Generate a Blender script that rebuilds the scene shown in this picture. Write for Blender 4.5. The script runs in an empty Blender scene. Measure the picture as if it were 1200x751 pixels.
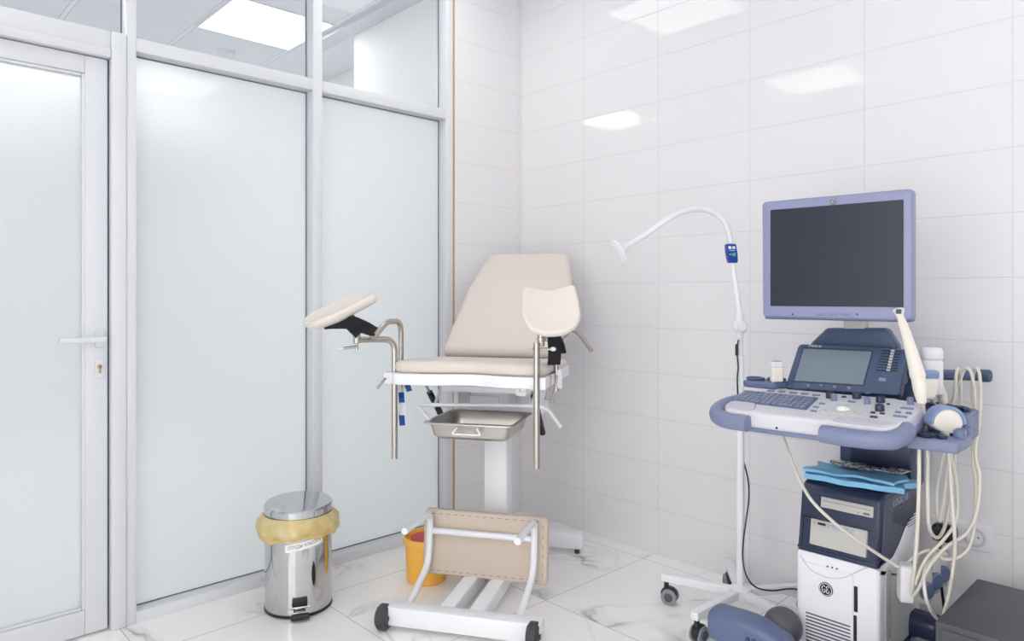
import bpy, bmesh, math, random
from mathutils import Matrix, Vector, Euler
random.seed(7)
sc = bpy.context.scene
COL = sc.collection
PI = math.pi

# ------------------------------------------------------------------ camera constants
F = 824.0; CX = 600.0; HY = 346.5; CH = 1.143
YAW = math.atan2(870, 824)
FW = Vector((-math.sin(YAW), math.cos(YAW), 0)); RT = Vector((math.cos(YAW), math.sin(YAW), 0))
CAM = Vector((2.6792, -2.6063, CH))
def W(px, py, d):
    """world point seen at picture point px,py at distance d along the view axis"""
    return CAM + FW * d + RT * ((px - CX) / F * d) + Vector((0, 0, -(py - HY) / F * d))

# ------------------------------------------------------------------ materials
def mat(name, col, rough=.5, metal=0, spec=.5, coat=0, trans=0, bump=0, bscale=200, emis=None, subs=0):
    m = bpy.data.materials.new(name); m.use_nodes = True
    nt = m.node_tree; b = nt.nodes['Principled BSDF']
    b.inputs['Base Color'].default_value = (*col, 1)
    b.inputs['Roughness'].default_value = rough
    b.inputs['Metallic'].default_value = metal
    b.inputs['Specular IOR Level'].default_value = spec
    b.inputs['Coat Weight'].default_value = coat
    b.inputs['Transmission Weight'].default_value = trans
    if subs:
        b.inputs['Subsurface Weight'].default_value = subs
        b.inputs['Subsurface Radius'].default_value = (.01, .01, .01)
    if emis:
        b.inputs['Emission Color'].default_value = (*emis[0], 1); b.inputs['Emission Strength'].default_value = emis[1]
    tc = nt.nodes.new('ShaderNodeTexCoord'); nz = nt.nodes.new('ShaderNodeTexNoise')
    nz.inputs['Scale'].default_value = bscale; nz.inputs['Detail'].default_value = 3
    nt.links.new(tc.outputs['Object'], nz.inputs['Vector'])
    if bump:
        bp = nt.nodes.new('ShaderNodeBump'); bp.inputs['Strength'].default_value = bump; bp.inputs['Distance'].default_value = .002
        nt.links.new(nz.outputs['Fac'], bp.inputs['Height']); nt.links.new(bp.outputs['Normal'], b.inputs['Normal'])
    # small procedural wear in the gloss
    mr = nt.nodes.new('ShaderNodeMapRange'); dv = .008 if metal else .04
    mr.inputs['To Min'].default_value = max(.02, rough - dv); mr.inputs['To Max'].default_value = min(1, rough + dv)
    nt.links.new(nz.outputs['Fac'], mr.inputs['Value']); nt.links.new(mr.outputs['Result'], b.inputs['Roughness'])
    return m
def srgb(r, g, b):
    f = lambda c: (c / 255 / 12.92) if c / 255 <= .04045 else ((c / 255 + .055) / 1.055) ** 2.4
    return (f(r), f(g), f(b))

M = {}
M['white_metal'] = mat('white_powder_coat', srgb(236, 236, 240), .35, bscale=60)
M['frame_metal'] = mat('lavender_white_powder_coat', srgb(217, 218, 223), .42, bscale=60)
M['white_plastic'] = mat('white_plastic', srgb(228, 226, 231), .4, bscale=90)
M['machine_white_dim'] = mat('machine_white_plastic_dim', srgb(207, 205, 212), .4, bscale=90)  # the machine's white, darkened to offset strong light on the console top
M['machine_white_lifted'] = mat('machine_white_plastic_lifted', srgb(240, 238, 243), .4, bscale=90)  # same white lightened to make up for dim light low down
M['cushion'] = mat('beige_vinyl', srgb(218, 208, 199), .5, bump=.12, bscale=350)
M['cushion_light'] = mat('pale_cream_vinyl', srgb(224, 215, 207), .5, bump=.12, bscale=350)
M['pad_back'] = mat('taupe_upholstery_back', srgb(205, 190, 175), .75, bump=.2, bscale=500)
M['stitch'] = mat('dark_staple', srgb(140, 125, 112), .5)
M['steel'] = mat('brushed_steel', srgb(190, 183, 176), .25, metal=1, bscale=150)
M['chrome'] = mat('polished_steel', srgb(205, 205, 208), .07, metal=1, bscale=40)
M['pan_steel'] = mat('satin_pan_steel', srgb(196, 190, 185), .36, metal=1, bscale=80)
M['black_fabric'] = mat('black_webbing', srgb(30, 29, 34), .9, bump=.4, bscale=600)
M['black'] = mat('black_plastic', srgb(32, 32, 36), .4)
M['rubber'] = mat('dark_rubber', srgb(62, 60, 64), .6)
M['grey_plastic'] = mat('mid_grey_plastic', srgb(140, 142, 150), .45)
M['dark_grey'] = mat('charcoal_plastic', srgb(84, 84, 90), .45)
M['blue_tag'] = mat('blue_plastic', srgb(20, 70, 150), .4)
M['blue_box'] = mat('deep_blue_plastic', srgb(24, 62, 150), .35)
M['green_led'] = mat('green_key', srgb(70, 170, 120), .4)
M['slate'] = mat('slate_blue_plastic', srgb(96, 108, 142), .38, bscale=120)
M['slate_mid'] = mat('mid_slate_plastic', srgb(120, 128, 158), .4, bscale=120)
M['slate_dark'] = mat('dark_slate_plastic', srgb(66, 82, 112), .36, bscale=120)
M['navy'] = mat('navy_plastic', srgb(42, 50, 78), .34, bscale=120)
M['side_grey'] = mat('blue_grey_side_panel', srgb(82, 86, 108), .42, bscale=120)
M['bezel'] = mat('lavender_bezel', srgb(135, 138, 171), .38, bscale=120)
M['screen'] = mat('dark_screen', srgb(46, 50, 62), .3, spec=.25)
M['touch'] = mat('grey_touch_screen', srgb(120, 132, 142), .15)
M['cream_cable'] = mat('cream_cable', srgb(222, 216, 204), .45)
M['cream'] = mat('cream_probe_plastic', srgb(232, 226, 216), .38)
M['pale_blue'] = mat('pale_blue_rubber', srgb(132, 150, 188), .4)
M['drive'] = mat('drive_beige', srgb(196, 194, 188), .45)
M['drive_line'] = mat('drive_groove', srgb(110, 108, 104), .5)
M['blue_pad'] = mat('light_blue_nonwoven', srgb(136, 196, 232), .8, bump=.3, bscale=150)
M['orange'] = mat('orange_yellow_plastic', srgb(248, 188, 78), .42, subs=.1)
M['red'] = mat('red_plastic', srgb(205, 62, 66), .45)
M['bag'] = None
M['paper'] = mat('white_paper', srgb(240, 240, 240), .7)
M['ink'] = mat('black_ink', srgb(30, 30, 34), .6)
M['white_ink'] = mat('white_ink', srgb(225, 228, 235), .5)
M['palm'] = mat('palm_rest_grey', srgb(196, 195, 205), .45)
M['seam'] = mat('pale_seam', srgb(196, 196, 204), .5)
M['grey_ink'] = mat('grey_ink', srgb(168, 174, 190), .5)
M['foam'] = mat('yellow_mounting_foam', srgb(196, 150, 80), .95, bump=.8, bscale=120)
M['gap'] = mat('dark_gasket', srgb(96, 108, 122), .6)
M['cabinet'] = mat('charcoal_metal', srgb(80, 78, 84), .42, bump=.05, bscale=400)
M['foil'] = None
M['plug'] = mat('black_plug', srgb(22, 22, 25), .45)
M['brass'] = mat('brass_cylinder', srgb(190, 165, 120), .3, metal=1)
M['far_wall'] = mat('grey_paint', srgb(176, 182, 188), .7, bscale=40)
M['hall_wall'] = mat('white_paint', srgb(242, 243, 244), .7, bscale=40)

def lamp_mat(name, power):
    m = bpy.data.materials.new(name); m.use_nodes = True; nt = m.node_tree; nt.nodes.clear()
    o = nt.nodes.new('ShaderNodeOutputMaterial'); e = nt.nodes.new('ShaderNodeEmission')
    e.inputs['Color'].default_value = (1, .985, .98, 1); e.inputs['Strength'].default_value = power
    nt.links.new(e.outputs[0], o.inputs[0]); return m
M['lamp'] = lamp_mat('panel_light', 3.9); M['hall_lamp'] = lamp_mat('hall_panel_light', 6.6)

def bag_mat():
    m = bpy.data.materials.new('translucent_yellow_film'); m.use_nodes = True; nt = m.node_tree
    b = nt.nodes['Principled BSDF']; out = nt.nodes['Material Output']
    b.inputs['Roughness'].default_value = .35
    tc = nt.nodes.new('ShaderNodeTexCoord'); n = nt.nodes.new('ShaderNodeTexNoise'); n.inputs['Scale'].default_value = 14; n.inputs['Detail'].default_value = 3
    nt.links.new(tc.outputs['Object'], n.inputs['Vector'])
    r = nt.nodes.new('ShaderNodeValToRGB'); r.color_ramp.elements[0].position = .35; r.color_ramp.elements[1].position = .65
    r.color_ramp.elements[0].color = (*srgb(240, 208, 138), 1); r.color_ramp.elements[1].color = (*srgb(244, 232, 184), 1)
    nt.links.new(n.outputs['Fac'], r.inputs[0]); nt.links.new(r.outputs[0], b.inputs['Base Color'])
    bp = nt.nodes.new('ShaderNodeBump'); bp.inputs['Strength'].default_value = .5; bp.inputs['Distance'].default_value = .01
    n2 = nt.nodes.new('ShaderNodeTexNoise'); n2.inputs['Scale'].default_value = 30
    nt.links.new(tc.outputs['Object'], n2.inputs['Vector']); nt.links.new(n2.outputs['Fac'], bp.inputs['Height']); nt.links.new(bp.outputs[0], b.inputs['Normal'])
    tr = nt.nodes.new('ShaderNodeBsdfTransparent'); tr.inputs[0].default_value = (1, .9, .62, 1)
    mx = nt.nodes.new('ShaderNodeMixShader'); mx.inputs[0].default_value = .6
    nt.links.new(tr.outputs[0], mx.inputs[1]); nt.links.new(b.outputs[0], mx.inputs[2]); nt.links.new(mx.outputs[0], out.inputs[0])
    return m
M['bag'] = bag_mat()

def foil_mat():
    m = bpy.data.materials.new('crumpled_foil_film'); m.use_nodes = True; nt = m.node_tree; b = nt.nodes['Principled BSDF']
    tc = nt.nodes.new('ShaderNodeTexCoord'); mp_ = nt.nodes.new('ShaderNodeMapping'); mp_.inputs['Scale'].default_value = (70, 160, 90); nt.links.new(tc.outputs['Object'], mp_.inputs['Vector'])
    n = nt.nodes.new('ShaderNodeTexNoise'); n.inputs['Scale'].default_value = 1.3; n.inputs['Detail'].default_value = 2; nt.links.new(mp_.outputs[0], n.inputs['Vector'])
    r = nt.nodes.new('ShaderNodeValToRGB'); r.color_ramp.elements[0].position = .44; r.color_ramp.elements[1].position = .56
    r.color_ramp.elements[0].color = (*srgb(40, 44, 52), 1); r.color_ramp.elements[1].color = (*srgb(205, 206, 208), 1)
    nt.links.new(n.outputs['Fac'], r.inputs[0]); nt.links.new(r.outputs[0], b.inputs['Base Color']); b.inputs['Roughness'].default_value = .3
    bp = nt.nodes.new('ShaderNodeBump'); bp.inputs['Strength'].default_value = .8; bp.inputs['Distance'].default_value = .004
    nt.links.new(n.outputs['Fac'], bp.inputs['Height']); nt.links.new(bp.outputs[0], b.inputs['Normal']); return m
M['foil'] = foil_mat()

def math_node(nt, op, a, b=None, clamp=False):
    n = nt.nodes.new('ShaderNodeMath'); n.operation = op; n.use_clamp = clamp
    for i, v in enumerate((a, b)):
        if v is None: continue
        if isinstance(v, (int, float)): n.inputs[i].default_value = v
        else: nt.links.new(v, n.inputs[i])
    return n.outputs[0]

def tile_mat(name, ax, tw, th, ou, ov, base, grout, rough, jw, tilt):
    """glazed wall tile; ax picks which coordinate runs along the wall"""
    m = bpy.data.materials.new(name); m.use_nodes = True; nt = m.node_tree; b = nt.nodes['Principled BSDF']
    tc = nt.nodes.new('ShaderNodeTexCoord'); sp = nt.nodes.new('ShaderNodeSeparateXYZ'); nt.links.new(tc.outputs['Object'], sp.inputs[0])
    u = math_node(nt, 'DIVIDE', math_node(nt, 'SUBTRACT', sp.outputs[ax], ou), tw)
    v = math_node(nt, 'DIVIDE', math_node(nt, 'SUBTRACT', sp.outputs[2 if ax != 2 else 1], ov), th)
    def joint(x, size):
        fr = math_node(nt, 'FRACT', x)
        d = math_node(nt, 'MINIMUM', fr, math_node(nt, 'SUBTRACT', 1.0, fr))
        d = math_node(nt, 'MULTIPLY', d, size)
        return d
    d = math_node(nt, 'MINIMUM', joint(u, tw), joint(v, th))
    mask = math_node(nt, 'SUBTRACT', 1.0, math_node(nt, 'DIVIDE', d, jw, True), True)
    mr = nt.nodes.new('ShaderNodeMapRange'); mr.interpolation_type = 'SMOOTHSTEP'; nt.links.new(mask, mr.inputs['Value'])
    mix = nt.nodes.new('ShaderNodeMix'); mix.data_type = 'RGBA'
    mix.inputs['A'].default_value = (*base, 1); mix.inputs['B'].default_value = (*grout, 1)
    nt.links.new(mr.outputs[0], mix.inputs['Factor']); nt.links.new(mix.outputs['Result'], b.inputs['Base Color'])
    b.inputs['Roughness'].default_value = rough; b.inputs['Specular IOR Level'].default_value = .36
    # every tile is set a hair out of true
    cb = nt.nodes.new('ShaderNodeCombineXYZ'); nt.links.new(math_node(nt, 'FLOOR', u), cb.inputs[0]); nt.links.new(math_node(nt, 'FLOOR', v), cb.inputs[1])
    wn = nt.nodes.new('ShaderNodeTexWhiteNoise'); nt.links.new(cb.outputs[0], wn.inputs['Vector'])
    vs = nt.nodes.new('ShaderNodeVectorMath'); vs.operation = 'SUBTRACT'; nt.links.new(wn.outputs['Color'], vs.inputs[0]); vs.inputs[1].default_value = (.5, .5, .5)
    vm = nt.nodes.new('ShaderNodeVectorMath'); vm.operation = 'SCALE'; nt.links.new(vs.outputs[0], vm.inputs[0]); vm.inputs['Scale'].default_value = tilt
    ge = nt.nodes.new('ShaderNodeNewGeometry'); va = nt.nodes.new('ShaderNodeVectorMath'); va.operation = 'ADD'
    nt.links.new(ge.outputs['Normal'], va.inputs[0]); nt.links.new(vm.outputs[0], va.inputs[1])
    vn = nt.nodes.new('ShaderNodeVectorMath'); vn.operation = 'NORMALIZE'; nt.links.new(va.outputs[0], vn.inputs[0])
    bp = nt.nodes.new('ShaderNodeBump'); bp.inputs['Strength'].default_value = .5; bp.inputs['Distance'].default_value = .0015
    inv = math_node(nt, 'SUBTRACT', 1.0, mr.outputs[0]); nt.links.new(inv, bp.inputs['Height']); nt.links.new(vn.outputs[0], bp.inputs['Normal'])
    nt.links.new(bp.outputs[0], b.inputs['Normal'])
    return m
WALLC = srgb(228, 226, 228)
M['tile_right'] = tile_mat('glazed_white_tile', 0, .4335, .2, 0, .0, WALLC, srgb(212, 209, 212), .012, .0022, .012)
M['tile_left'] = tile_mat('glazed_white_tile_side', 1, .4335, .2, -.452 + .4335 * .0 - .0, .0, WALLC, srgb(212, 209, 212), .012, .0022, .012)
M['ceil'] = None

def ceil_mat():
    m = bpy.data.materials.new('suspended_ceiling_panels'); m.use_nodes = True; nt = m.node_tree; b = nt.nodes['Principled BSDF']
    tc = nt.nodes.new('ShaderNodeTexCoord'); sp = nt.nodes.new('ShaderNodeSeparateXYZ'); nt.links.new(tc.outputs['Object'], sp.inputs[0])
    ds = []
    for i, off in ((0, .14), (1, -.5)):
        u = math_node(nt, 'FRACT', math_node(nt, 'DIVIDE', math_node(nt, 'SUBTRACT', sp.outputs[i], off), .6))
        ds.append(math_node(nt, 'MULTIPLY', math_node(nt, 'MINIMUM', u, math_node(nt, 'SUBTRACT', 1.0, u)), .6))
    d = math_node(nt, 'MINIMUM', ds[0], ds[1])
    rail = math_node(nt, 'LESS_THAN', d, .012); edge = math_node(nt, 'LESS_THAN', math_node(nt, 'ABSOLUTE', math_node(nt, 'SUBTRACT', d, .0135)), .0018)
    mix = nt.nodes.new('ShaderNodeMix'); mix.data_type = 'RGBA'; mix.inputs['A'].default_value = (*srgb(230, 233, 237), 1); mix.inputs['B'].default_value = (*srgb(236, 239, 242), 1)
    nt.links.new(rail, mix.inputs['Factor'])
    mix2 = nt.nodes.new('ShaderNodeMix'); mix2.data_type = 'RGBA'; mix2.inputs['B'].default_value = (*srgb(190, 195, 202), 1)
    nt.links.new(mix.outputs['Result'], mix2.inputs['A']); nt.links.new(edge, mix2.inputs['Factor'])
    nt.links.new(mix2.outputs['Result'], b.inputs['Base Color']); b.inputs['Roughness'].default_value = .8
    return m
M['ceil'] = ceil_mat()

def marble_mat():
    m = bpy.data.materials.new('white_marble_floor_tile'); m.use_nodes = True; nt = m.node_tree; b = nt.nodes['Principled BSDF']; L = nt.links.new
    tc = nt.nodes.new('ShaderNodeTexCoord'); sp = nt.nodes.new('ShaderNodeSeparateXYZ'); L(tc.outputs['Object'], sp.inputs[0])
    T = .612
    u = math_node(nt, 'DIVIDE', math_node(nt, 'SUBTRACT', sp.outputs[0], .85), T); v = math_node(nt, 'DIVIDE', math_node(nt, 'SUBTRACT', sp.outputs[1], -.088), T)
    ds = []
    for x in (u, v):
        f = math_node(nt, 'FRACT', x); ds.append(math_node(nt, 'MULTIPLY', math_node(nt, 'MINIMUM', f, math_node(nt, 'SUBTRACT', 1.0, f)), T))
    joint = math_node(nt, 'LESS_THAN', math_node(nt, 'MINIMUM', ds[0], ds[1]), .0012)
    cb = nt.nodes.new('ShaderNodeCombineXYZ'); L(math_node(nt, 'FLOOR', u), cb.inputs[0]); L(math_node(nt, 'FLOOR', v), cb.inputs[1])
    wn = nt.nodes.new('ShaderNodeTexWhiteNoise'); L(cb.outputs[0], wn.inputs['Vector'])
    sc_ = nt.nodes.new('ShaderNodeVectorMath'); sc_.operation = 'SCALE'; L(wn.outputs['Color'], sc_.inputs[0]); sc_.inputs['Scale'].default_value = 30
    ad = nt.nodes.new('ShaderNodeVectorMath'); ad.operation = 'ADD'; L(tc.outputs['Object'], ad.inputs[0]); L(sc_.outputs[0], ad.inputs[1])
    def noise(scale, detail, dist=0, rough=.55):
        n = nt.nodes.new('ShaderNodeTexNoise'); n.inputs['Scale'].default_value = scale; n.inputs['Detail'].default_value = detail
        n.inputs['Distortion'].default_value = dist; n.inputs['Roughness'].default_value = rough; L(ad.outputs[0], n.inputs['Vector']); return n
    def ridge(n, w):
        a = math_node(nt, 'ABSOLUTE', math_node(nt, 'SUBTRACT', n.outputs['Fac'], .5))
        return math_node(nt, 'SUBTRACT', 1.0, math_node(nt, 'DIVIDE', a, w, True), True)
    n1 = noise(1.1, 5, .8, .5); n2 = noise(1.9, 4, .6, .5); gate = noise(3.2, 2); gate2 = noise(2.2, 1)
    g1 = nt.nodes.new('ShaderNodeMapRange'); L(gate.outputs['Fac'], g1.inputs['Value']); g1.inputs['From Min'].default_value = .47; g1.inputs['From Max'].default_value = .66
    v1 = math_node(nt, 'MULTIPLY', ridge(n1, .014), math_node(nt, 'ADD', math_node(nt, 'MULTIPLY', g1.outputs[0], .7), .12))
    v2 = math_node(nt, 'MULTIPLY', ridge(n1, .06), math_node(nt, 'MULTIPLY', g1.outputs[0], .30))
    v3 = math_node(nt, 'MULTIPLY', ridge(n2, .012), math_node(nt, 'MULTIPLY', g1.outputs[0], .45))
    vein = math_node(nt, 'ADD', math_node(nt, 'ADD', v1, v2), v3, True)
    mix = nt.nodes.new('ShaderNodeMix'); mix.data_type = 'RGBA'; mix.inputs['A'].default_value = (*srgb(249, 247, 244), 1); mix.inputs['B'].default_value = (*srgb(172, 171, 176), 1)
    L(vein, mix.inputs['Factor'])
    mx = nt.nodes.new('ShaderNodeMix'); mx.data_type = 'RGBA'; mx.inputs['B'].default_value = (*srgb(165, 162, 160), 1); L(mix.outputs['Result'], mx.inputs['A']); L(joint, mx.inputs['Factor'])
    L(mx.outputs['Result'], b.inputs['Base Color']); b.inputs['Roughness'].default_value = .16; b.inputs['Specular IOR Level'].default_value = .45
    return m
M['marble'] = marble_mat()

def glass_mat():
    m = bpy.data.materials.new('clear_pane_glass'); m.use_nodes = True; nt = m.node_tree; nt.nodes.clear(); L = nt.links.new
    o = nt.nodes.new('ShaderNodeOutputMaterial'); t = nt.nodes.new('ShaderNodeBsdfTransparent'); t.inputs[0].default_value = (.97, .982, .986, 1)
    g = nt.nodes.new('ShaderNodeBsdfGlossy'); g.inputs['Roughness'].default_value = .01
    fr = nt.nodes.new('ShaderNodeFresnel'); fr.inputs[0].default_value = 1.45; ge = nt.nodes.new('ShaderNodeNewGeometry'); fac = math_node(nt, 'MULTIPLY', fr.outputs[0], math_node(nt, 'SUBTRACT', 1.0, ge.outputs['Backfacing']))   # the far face of a thin pane does not reflect again
    mx = nt.nodes.new('ShaderNodeMixShader'); L(fac, mx.inputs[0]); L(t.outputs[0], mx.inputs[1]); L(g.outputs[0], mx.inputs[2]); L(mx.outputs[0], o.inputs[0])
    return m
M['glass'] = glass_mat()
def frost_mat():
    m = bpy.data.materials.new('frosted_film_glass'); m.use_nodes = True; nt = m.node_tree; nt.nodes.clear(); L = nt.links.new
    o = nt.nodes.new('ShaderNodeOutputMaterial')
    rf = nt.nodes.new('ShaderNodeBsdfRefraction'); rf.inputs['Roughness'].default_value = 1.0; rf.inputs['IOR'].default_value = 1.15; rf.inputs[0].default_value = (.90, .93, .94, 1)
    tl = nt.nodes.new('ShaderNodeBsdfTranslucent'); tl.inputs[0].default_value = (.84, .875, .89, 1)
    df = nt.nodes.new('ShaderNodeBsdfDiffuse'); df.inputs[0].default_value = (.80, .84, .85, 1)
    a = nt.nodes.new('ShaderNodeMixShader'); a.inputs[0].default_value = .64; L(rf.outputs[0], a.inputs[1]); L(tl.outputs[0], a.inputs[2])
    a2 = nt.nodes.new('ShaderNodeMixShader'); a2.inputs[0].default_value = .34; L(a.outputs[0], a2.inputs[1]); L(df.outputs[0], a2.inputs[2])
    g = nt.nodes.new('ShaderNodeBsdfGlossy'); g.inputs['Roughness'].default_value = .02
    fr = nt.nodes.new('ShaderNodeFresnel'); fr.inputs[0].default_value = 1.4; ge = nt.nodes.new('ShaderNodeNewGeometry'); fac = math_node(nt, 'MULTIPLY', fr.outputs[0], math_node(nt, 'SUBTRACT', 1.0, ge.outputs['Backfacing']))
    mx = nt.nodes.new('ShaderNodeMixShader'); L(fac, mx.inputs[0]); L(a2.outputs[0], mx.inputs[1]); L(g.outputs[0], mx.inputs[2]); L(mx.outputs[0], o.inputs[0])
    return m
M['frost'] = frost_mat()

# ------------------------------------------------------------------ mesh helpers
def frame(p, z, x=None):
    z = Vector(z).normalized()
    x = Vector(x) if x is not None else (Vector((1, 0, 0)) if abs(z.x) < .9 else Vector((0, 1, 0)))
    y = z.cross(x).normalized(); x = y.cross(z)
    m = Matrix((x, y, z)).transposed().to_4x4(); m.translation = Vector(p); return m
def axes(p, x, y, z):
    m = Matrix((Vector(x).normalized(), Vector(y).normalized(), Vector(z).normalized())).transposed().to_4x4(); m.translation = Vector(p); return m
T = Matrix.Translation
def R(a, ax='Z'): return Matrix.Rotation(math.radians(a), 4, ax)

def roundpoly(pts, r, n=6):
    out = []; N = len(pts)
    rs = r if isinstance(r, (list, tuple)) else [r] * N
    for i in range(N):
        p, a, b = Vector(pts[i]), Vector(pts[i - 1]), Vector(pts[(i + 1) % N]); rr = rs[i]
        if rr <= 0: out.append(tuple(p)); continue
        d1 = (a - p); d2 = (b - p); l1, l2 = d1.length, d2.length; d1.normalize(); d2.normalize()
        ang = d1.angle(d2); t = min(rr / math.tan(ang / 2), l1 * .49, l2 * .49)
        s, e = p + d1 * t, p + d2 * t
        for k in range(n + 1):
            q = k / n; out.append(tuple((1 - q) ** 2 * s + 2 * q * (1 - q) * p + q * q * e))
    return out
def rrect(x0, x1, y0, y1, r, n=5): return roundpoly([(x0, y0), (x1, y0), (x1, y1), (x0, y1)], r, n)
def circle(r, n=24, c=(0, 0)): return [(c[0] + r * math.cos(2 * PI * k / n), c[1] + r * math.sin(2 * PI * k / n)) for k in range(n)]
def dense(pts, step):
    out = []
    for i in range(len(pts)):
        a, b = Vector(pts[i]), Vector(pts[(i + 1) % len(pts)]); k = max(1, int((b - a).length / step))
        for j in range(k): out.append(tuple(a.lerp(b, j / k)))
    return out
def catmull(pts, per=8):
    P = [Vector(p) for p in pts]; P = [P[0] * 2 - P[1]] + P + [P[-1] * 2 - P[-2]]; out = []
    for i in range(1, len(P) - 2):
        for k in range(per):
            t = k / per; a, b, c, d = P[i - 1], P[i], P[i + 1], P[i + 2]
            out.append(.5 * ((2 * b) + (c - a) * t + (2 * a - 5 * b + 4 * c - d) * t * t + (3 * b - a - 3 * c + d) * t ** 3))
    out.append(P[-2]); return out
def bend(pts, r, n=6):
    """polyline with rounded corners"""
    P = [Vector(p) for p in pts]; out = [P[0]]
    for i in range(1, len(P) - 1):
        p = P[i]; d1 = P[i - 1] - p; d2 = P[i + 1] - p; t = min(r, d1.length * .49, d2.length * .49)
        s, e = p + d1.normalized() * t, p + d2.normalized() * t
        for k in range(n + 1):
            q = k / n; out.append((1 - q) ** 2 * s + 2 * q * (1 - q) * p + q * q * e)
    out.append(P[-1]); return out

class G:
    def __init__(s): s.v = []; s.f = []
    def add(s, v, f, M=None):
        o = len(s.v); s.v += [tuple(M @ Vector(p)) if M is not None else tuple(p) for p in v]; s.f += [tuple(i + o for i in q) for q in f]; return s
    def box(s, x0, x1, y0, y1, z0, z1, bev=0, M=None, seg=2):
        bm = bmesh.new(); bmesh.ops.create_cube(bm, size=1)
        bmesh.ops.scale(bm, vec=(x1 - x0, y1 - y0, z1 - z0), verts=bm.verts); bmesh.ops.translate(bm, vec=((x0 + x1) / 2, (y0 + y1) / 2, (z0 + z1) / 2), verts=bm.verts)
        if bev: bmesh.ops.bevel(bm, geom=bm.edges[:], offset=bev, segments=seg, affect='EDGES', profile=.5)
        bm.verts.index_update(); s.add([v.co[:] for v in bm.verts], [[v.index for v in f.verts] for f in bm.faces], M); bm.free(); return s
    def tube(s, pts, r, n=10, M=None, caps=True):
        P = [Vector(p) for p in pts]; N = len(P); rs = r if isinstance(r, (list, tuple)) else [r] * N
        V = []; Fc = []; t = (P[1] - P[0]).normalized(); x = t.orthogonal().normalized()
        for i in range(N):
            t2 = ((P[min(i + 1, N - 1)] - P[max(i - 1, 0)])).normalized()
            q = t.rotation_difference(t2); x = (q @ x); x = (x - t2 * x.dot(t2)).normalized(); y = t2.cross(x); t = t2
            for k in range(n):
                a = 2 * PI * k / n; V.append(P[i] + (x * math.cos(a) + y * math.sin(a)) * rs[i])
        for i in range(N - 1):
            for k in range(n): Fc.append((i * n + k, i * n + (k + 1) % n, (i + 1) * n + (k + 1) % n, (i + 1) * n + k))
        if caps: Fc += [tuple(range(n))[::-1], tuple(range((N - 1) * n, N * n))]
        return s.add(V, Fc, M)
    def ribbon(s, pts, side, w, th, M=None):
        """flat strap along pts; side = width direction"""
        P = [Vector(p) for p in pts]; V = []; Fc = []; N = len(P)
        for i in range(N):
            t = (P[min(i + 1, N - 1)] - P[max(i - 1, 0)]).normalized(); sd = Vector(side if not callable(side) else side(i / (N - 1))); sd = (sd - t * sd.dot(t)).normalized(); nn = t.cross(sd)
            ww = w if not isinstance(w, (list, tuple)) else w[i]
            for a, b in ((-1, -1), (1, -1), (1, 1), (-1, 1)): V.append(P[i] + sd * (a * ww / 2) + nn * (b * th / 2))
        for i in range(N - 1):
            for k in range(4): Fc.append((i * 4 + k, i * 4 + (k + 1) % 4, i * 4 + 4 + (k + 1) % 4, i * 4 + 4 + k))
        Fc += [(3, 2, 1, 0), tuple(range(N * 4 - 4, N * 4))]
        return s.add(V, Fc, M)
    def lathe(s, prof, n=32, M=None):
        V = []; Fc = []; m = len(prof)
        for (r, z) in prof:
            for k in range(n): a = 2 * PI * k / n; V.append((r * math.cos(a), r * math.sin(a), z))
        for i in range(m - 1):
            for k in range(n): Fc.append((i * n + k, i * n + (k + 1) % n, (i + 1) * n + (k + 1) % n, (i + 1) * n + k))
        Fc += [tuple(range(n))[::-1], tuple(range((m - 1) * n, m * n))]
        return s.add(V, Fc, M)
    def cyl(s, r, z0, z1, n=24, M=None, bev=None):
        b = min(r, abs(z1 - z0)) * .15 if bev is None else bev
        return s.lathe([(r - b, z0), (r, z0 + b), (r, z1 - b), (r - b, z1)], n, M)
    def prism(s, out, z0, z1, M=None):
        n = len(out); V = [(p[0], p[1], z0) for p in out] + [(p[0], p[1], z1) for p in out]
        Fc = [tuple(range(n))[::-1], tuple(range(n, 2 * n))] + [(i, (i + 1) % n, n + (i + 1) % n, n + i) for i in range(n)]
        return s.add(V, Fc, M)
    def pillow(s, out, z0, z1, r, M=None, warp=None, n=5, dome=0, rt=None):
        """solid from a 2-D outline with rounded top and bottom edges; warp bends it"""
        r = min(r, (z1 - z0) / 2); rt = r if rt is None else rt; N = len(out); P = [Vector(p) for p in out]; area = sum(P[i].x * P[(i + 1) % N].y - P[(i + 1) % N].x * P[i].y for i in range(N))
        if area < 0: P.reverse()
        nor = []
        for i in range(N):
            t = (P[(i + 1) % N] - P[i - 1]).normalized(); nor.append(Vector((-t.y, t.x)))
        c = sum(P, Vector((0, 0))) / N; rings = []
        for q in (.25, .5, .75): rings.append(([c.lerp(P[i] + nor[i] * r, q) for i in range(N)], z0))
        for k in range(n + 1): a = PI / 2 * k / n; rings.append(([P[i] + nor[i] * r * (1 - math.sin(a)) for i in range(N)], z0 + r * (1 - math.cos(a))))
        for k in range(n + 1): a = PI / 2 * k / n; rings.append(([P[i] + nor[i] * rt * (1 - math.cos(a)) for i in range(N)], z1 - rt * (1 - math.sin(a))))
        for q in (.75, .5, .25): rings.append(([c.lerp(P[i] + nor[i] * rt, q) for i in range(N)], z1 + dome * (1 - q * q)))
        V = []; Fc = []
        for pts, z in rings: V += [Vector((p.x, p.y, z)) for p in pts]
        m = len(rings)
        for i in range(m - 1):
            for k in range(N): Fc.append((i * N + k, i * N + (k + 1) % N, (i + 1) * N + (k + 1) % N, (i + 1) * N + k))
        V += [Vector((c.x, c.y, z0)), Vector((c.x, c.y, z1 + dome))]
        for k in range(N): Fc += [(len(V) - 2, (k + 1) % N, k), (len(V) - 1, (m - 1) * N + k, (m - 1) * N + (k + 1) % N)]
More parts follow.
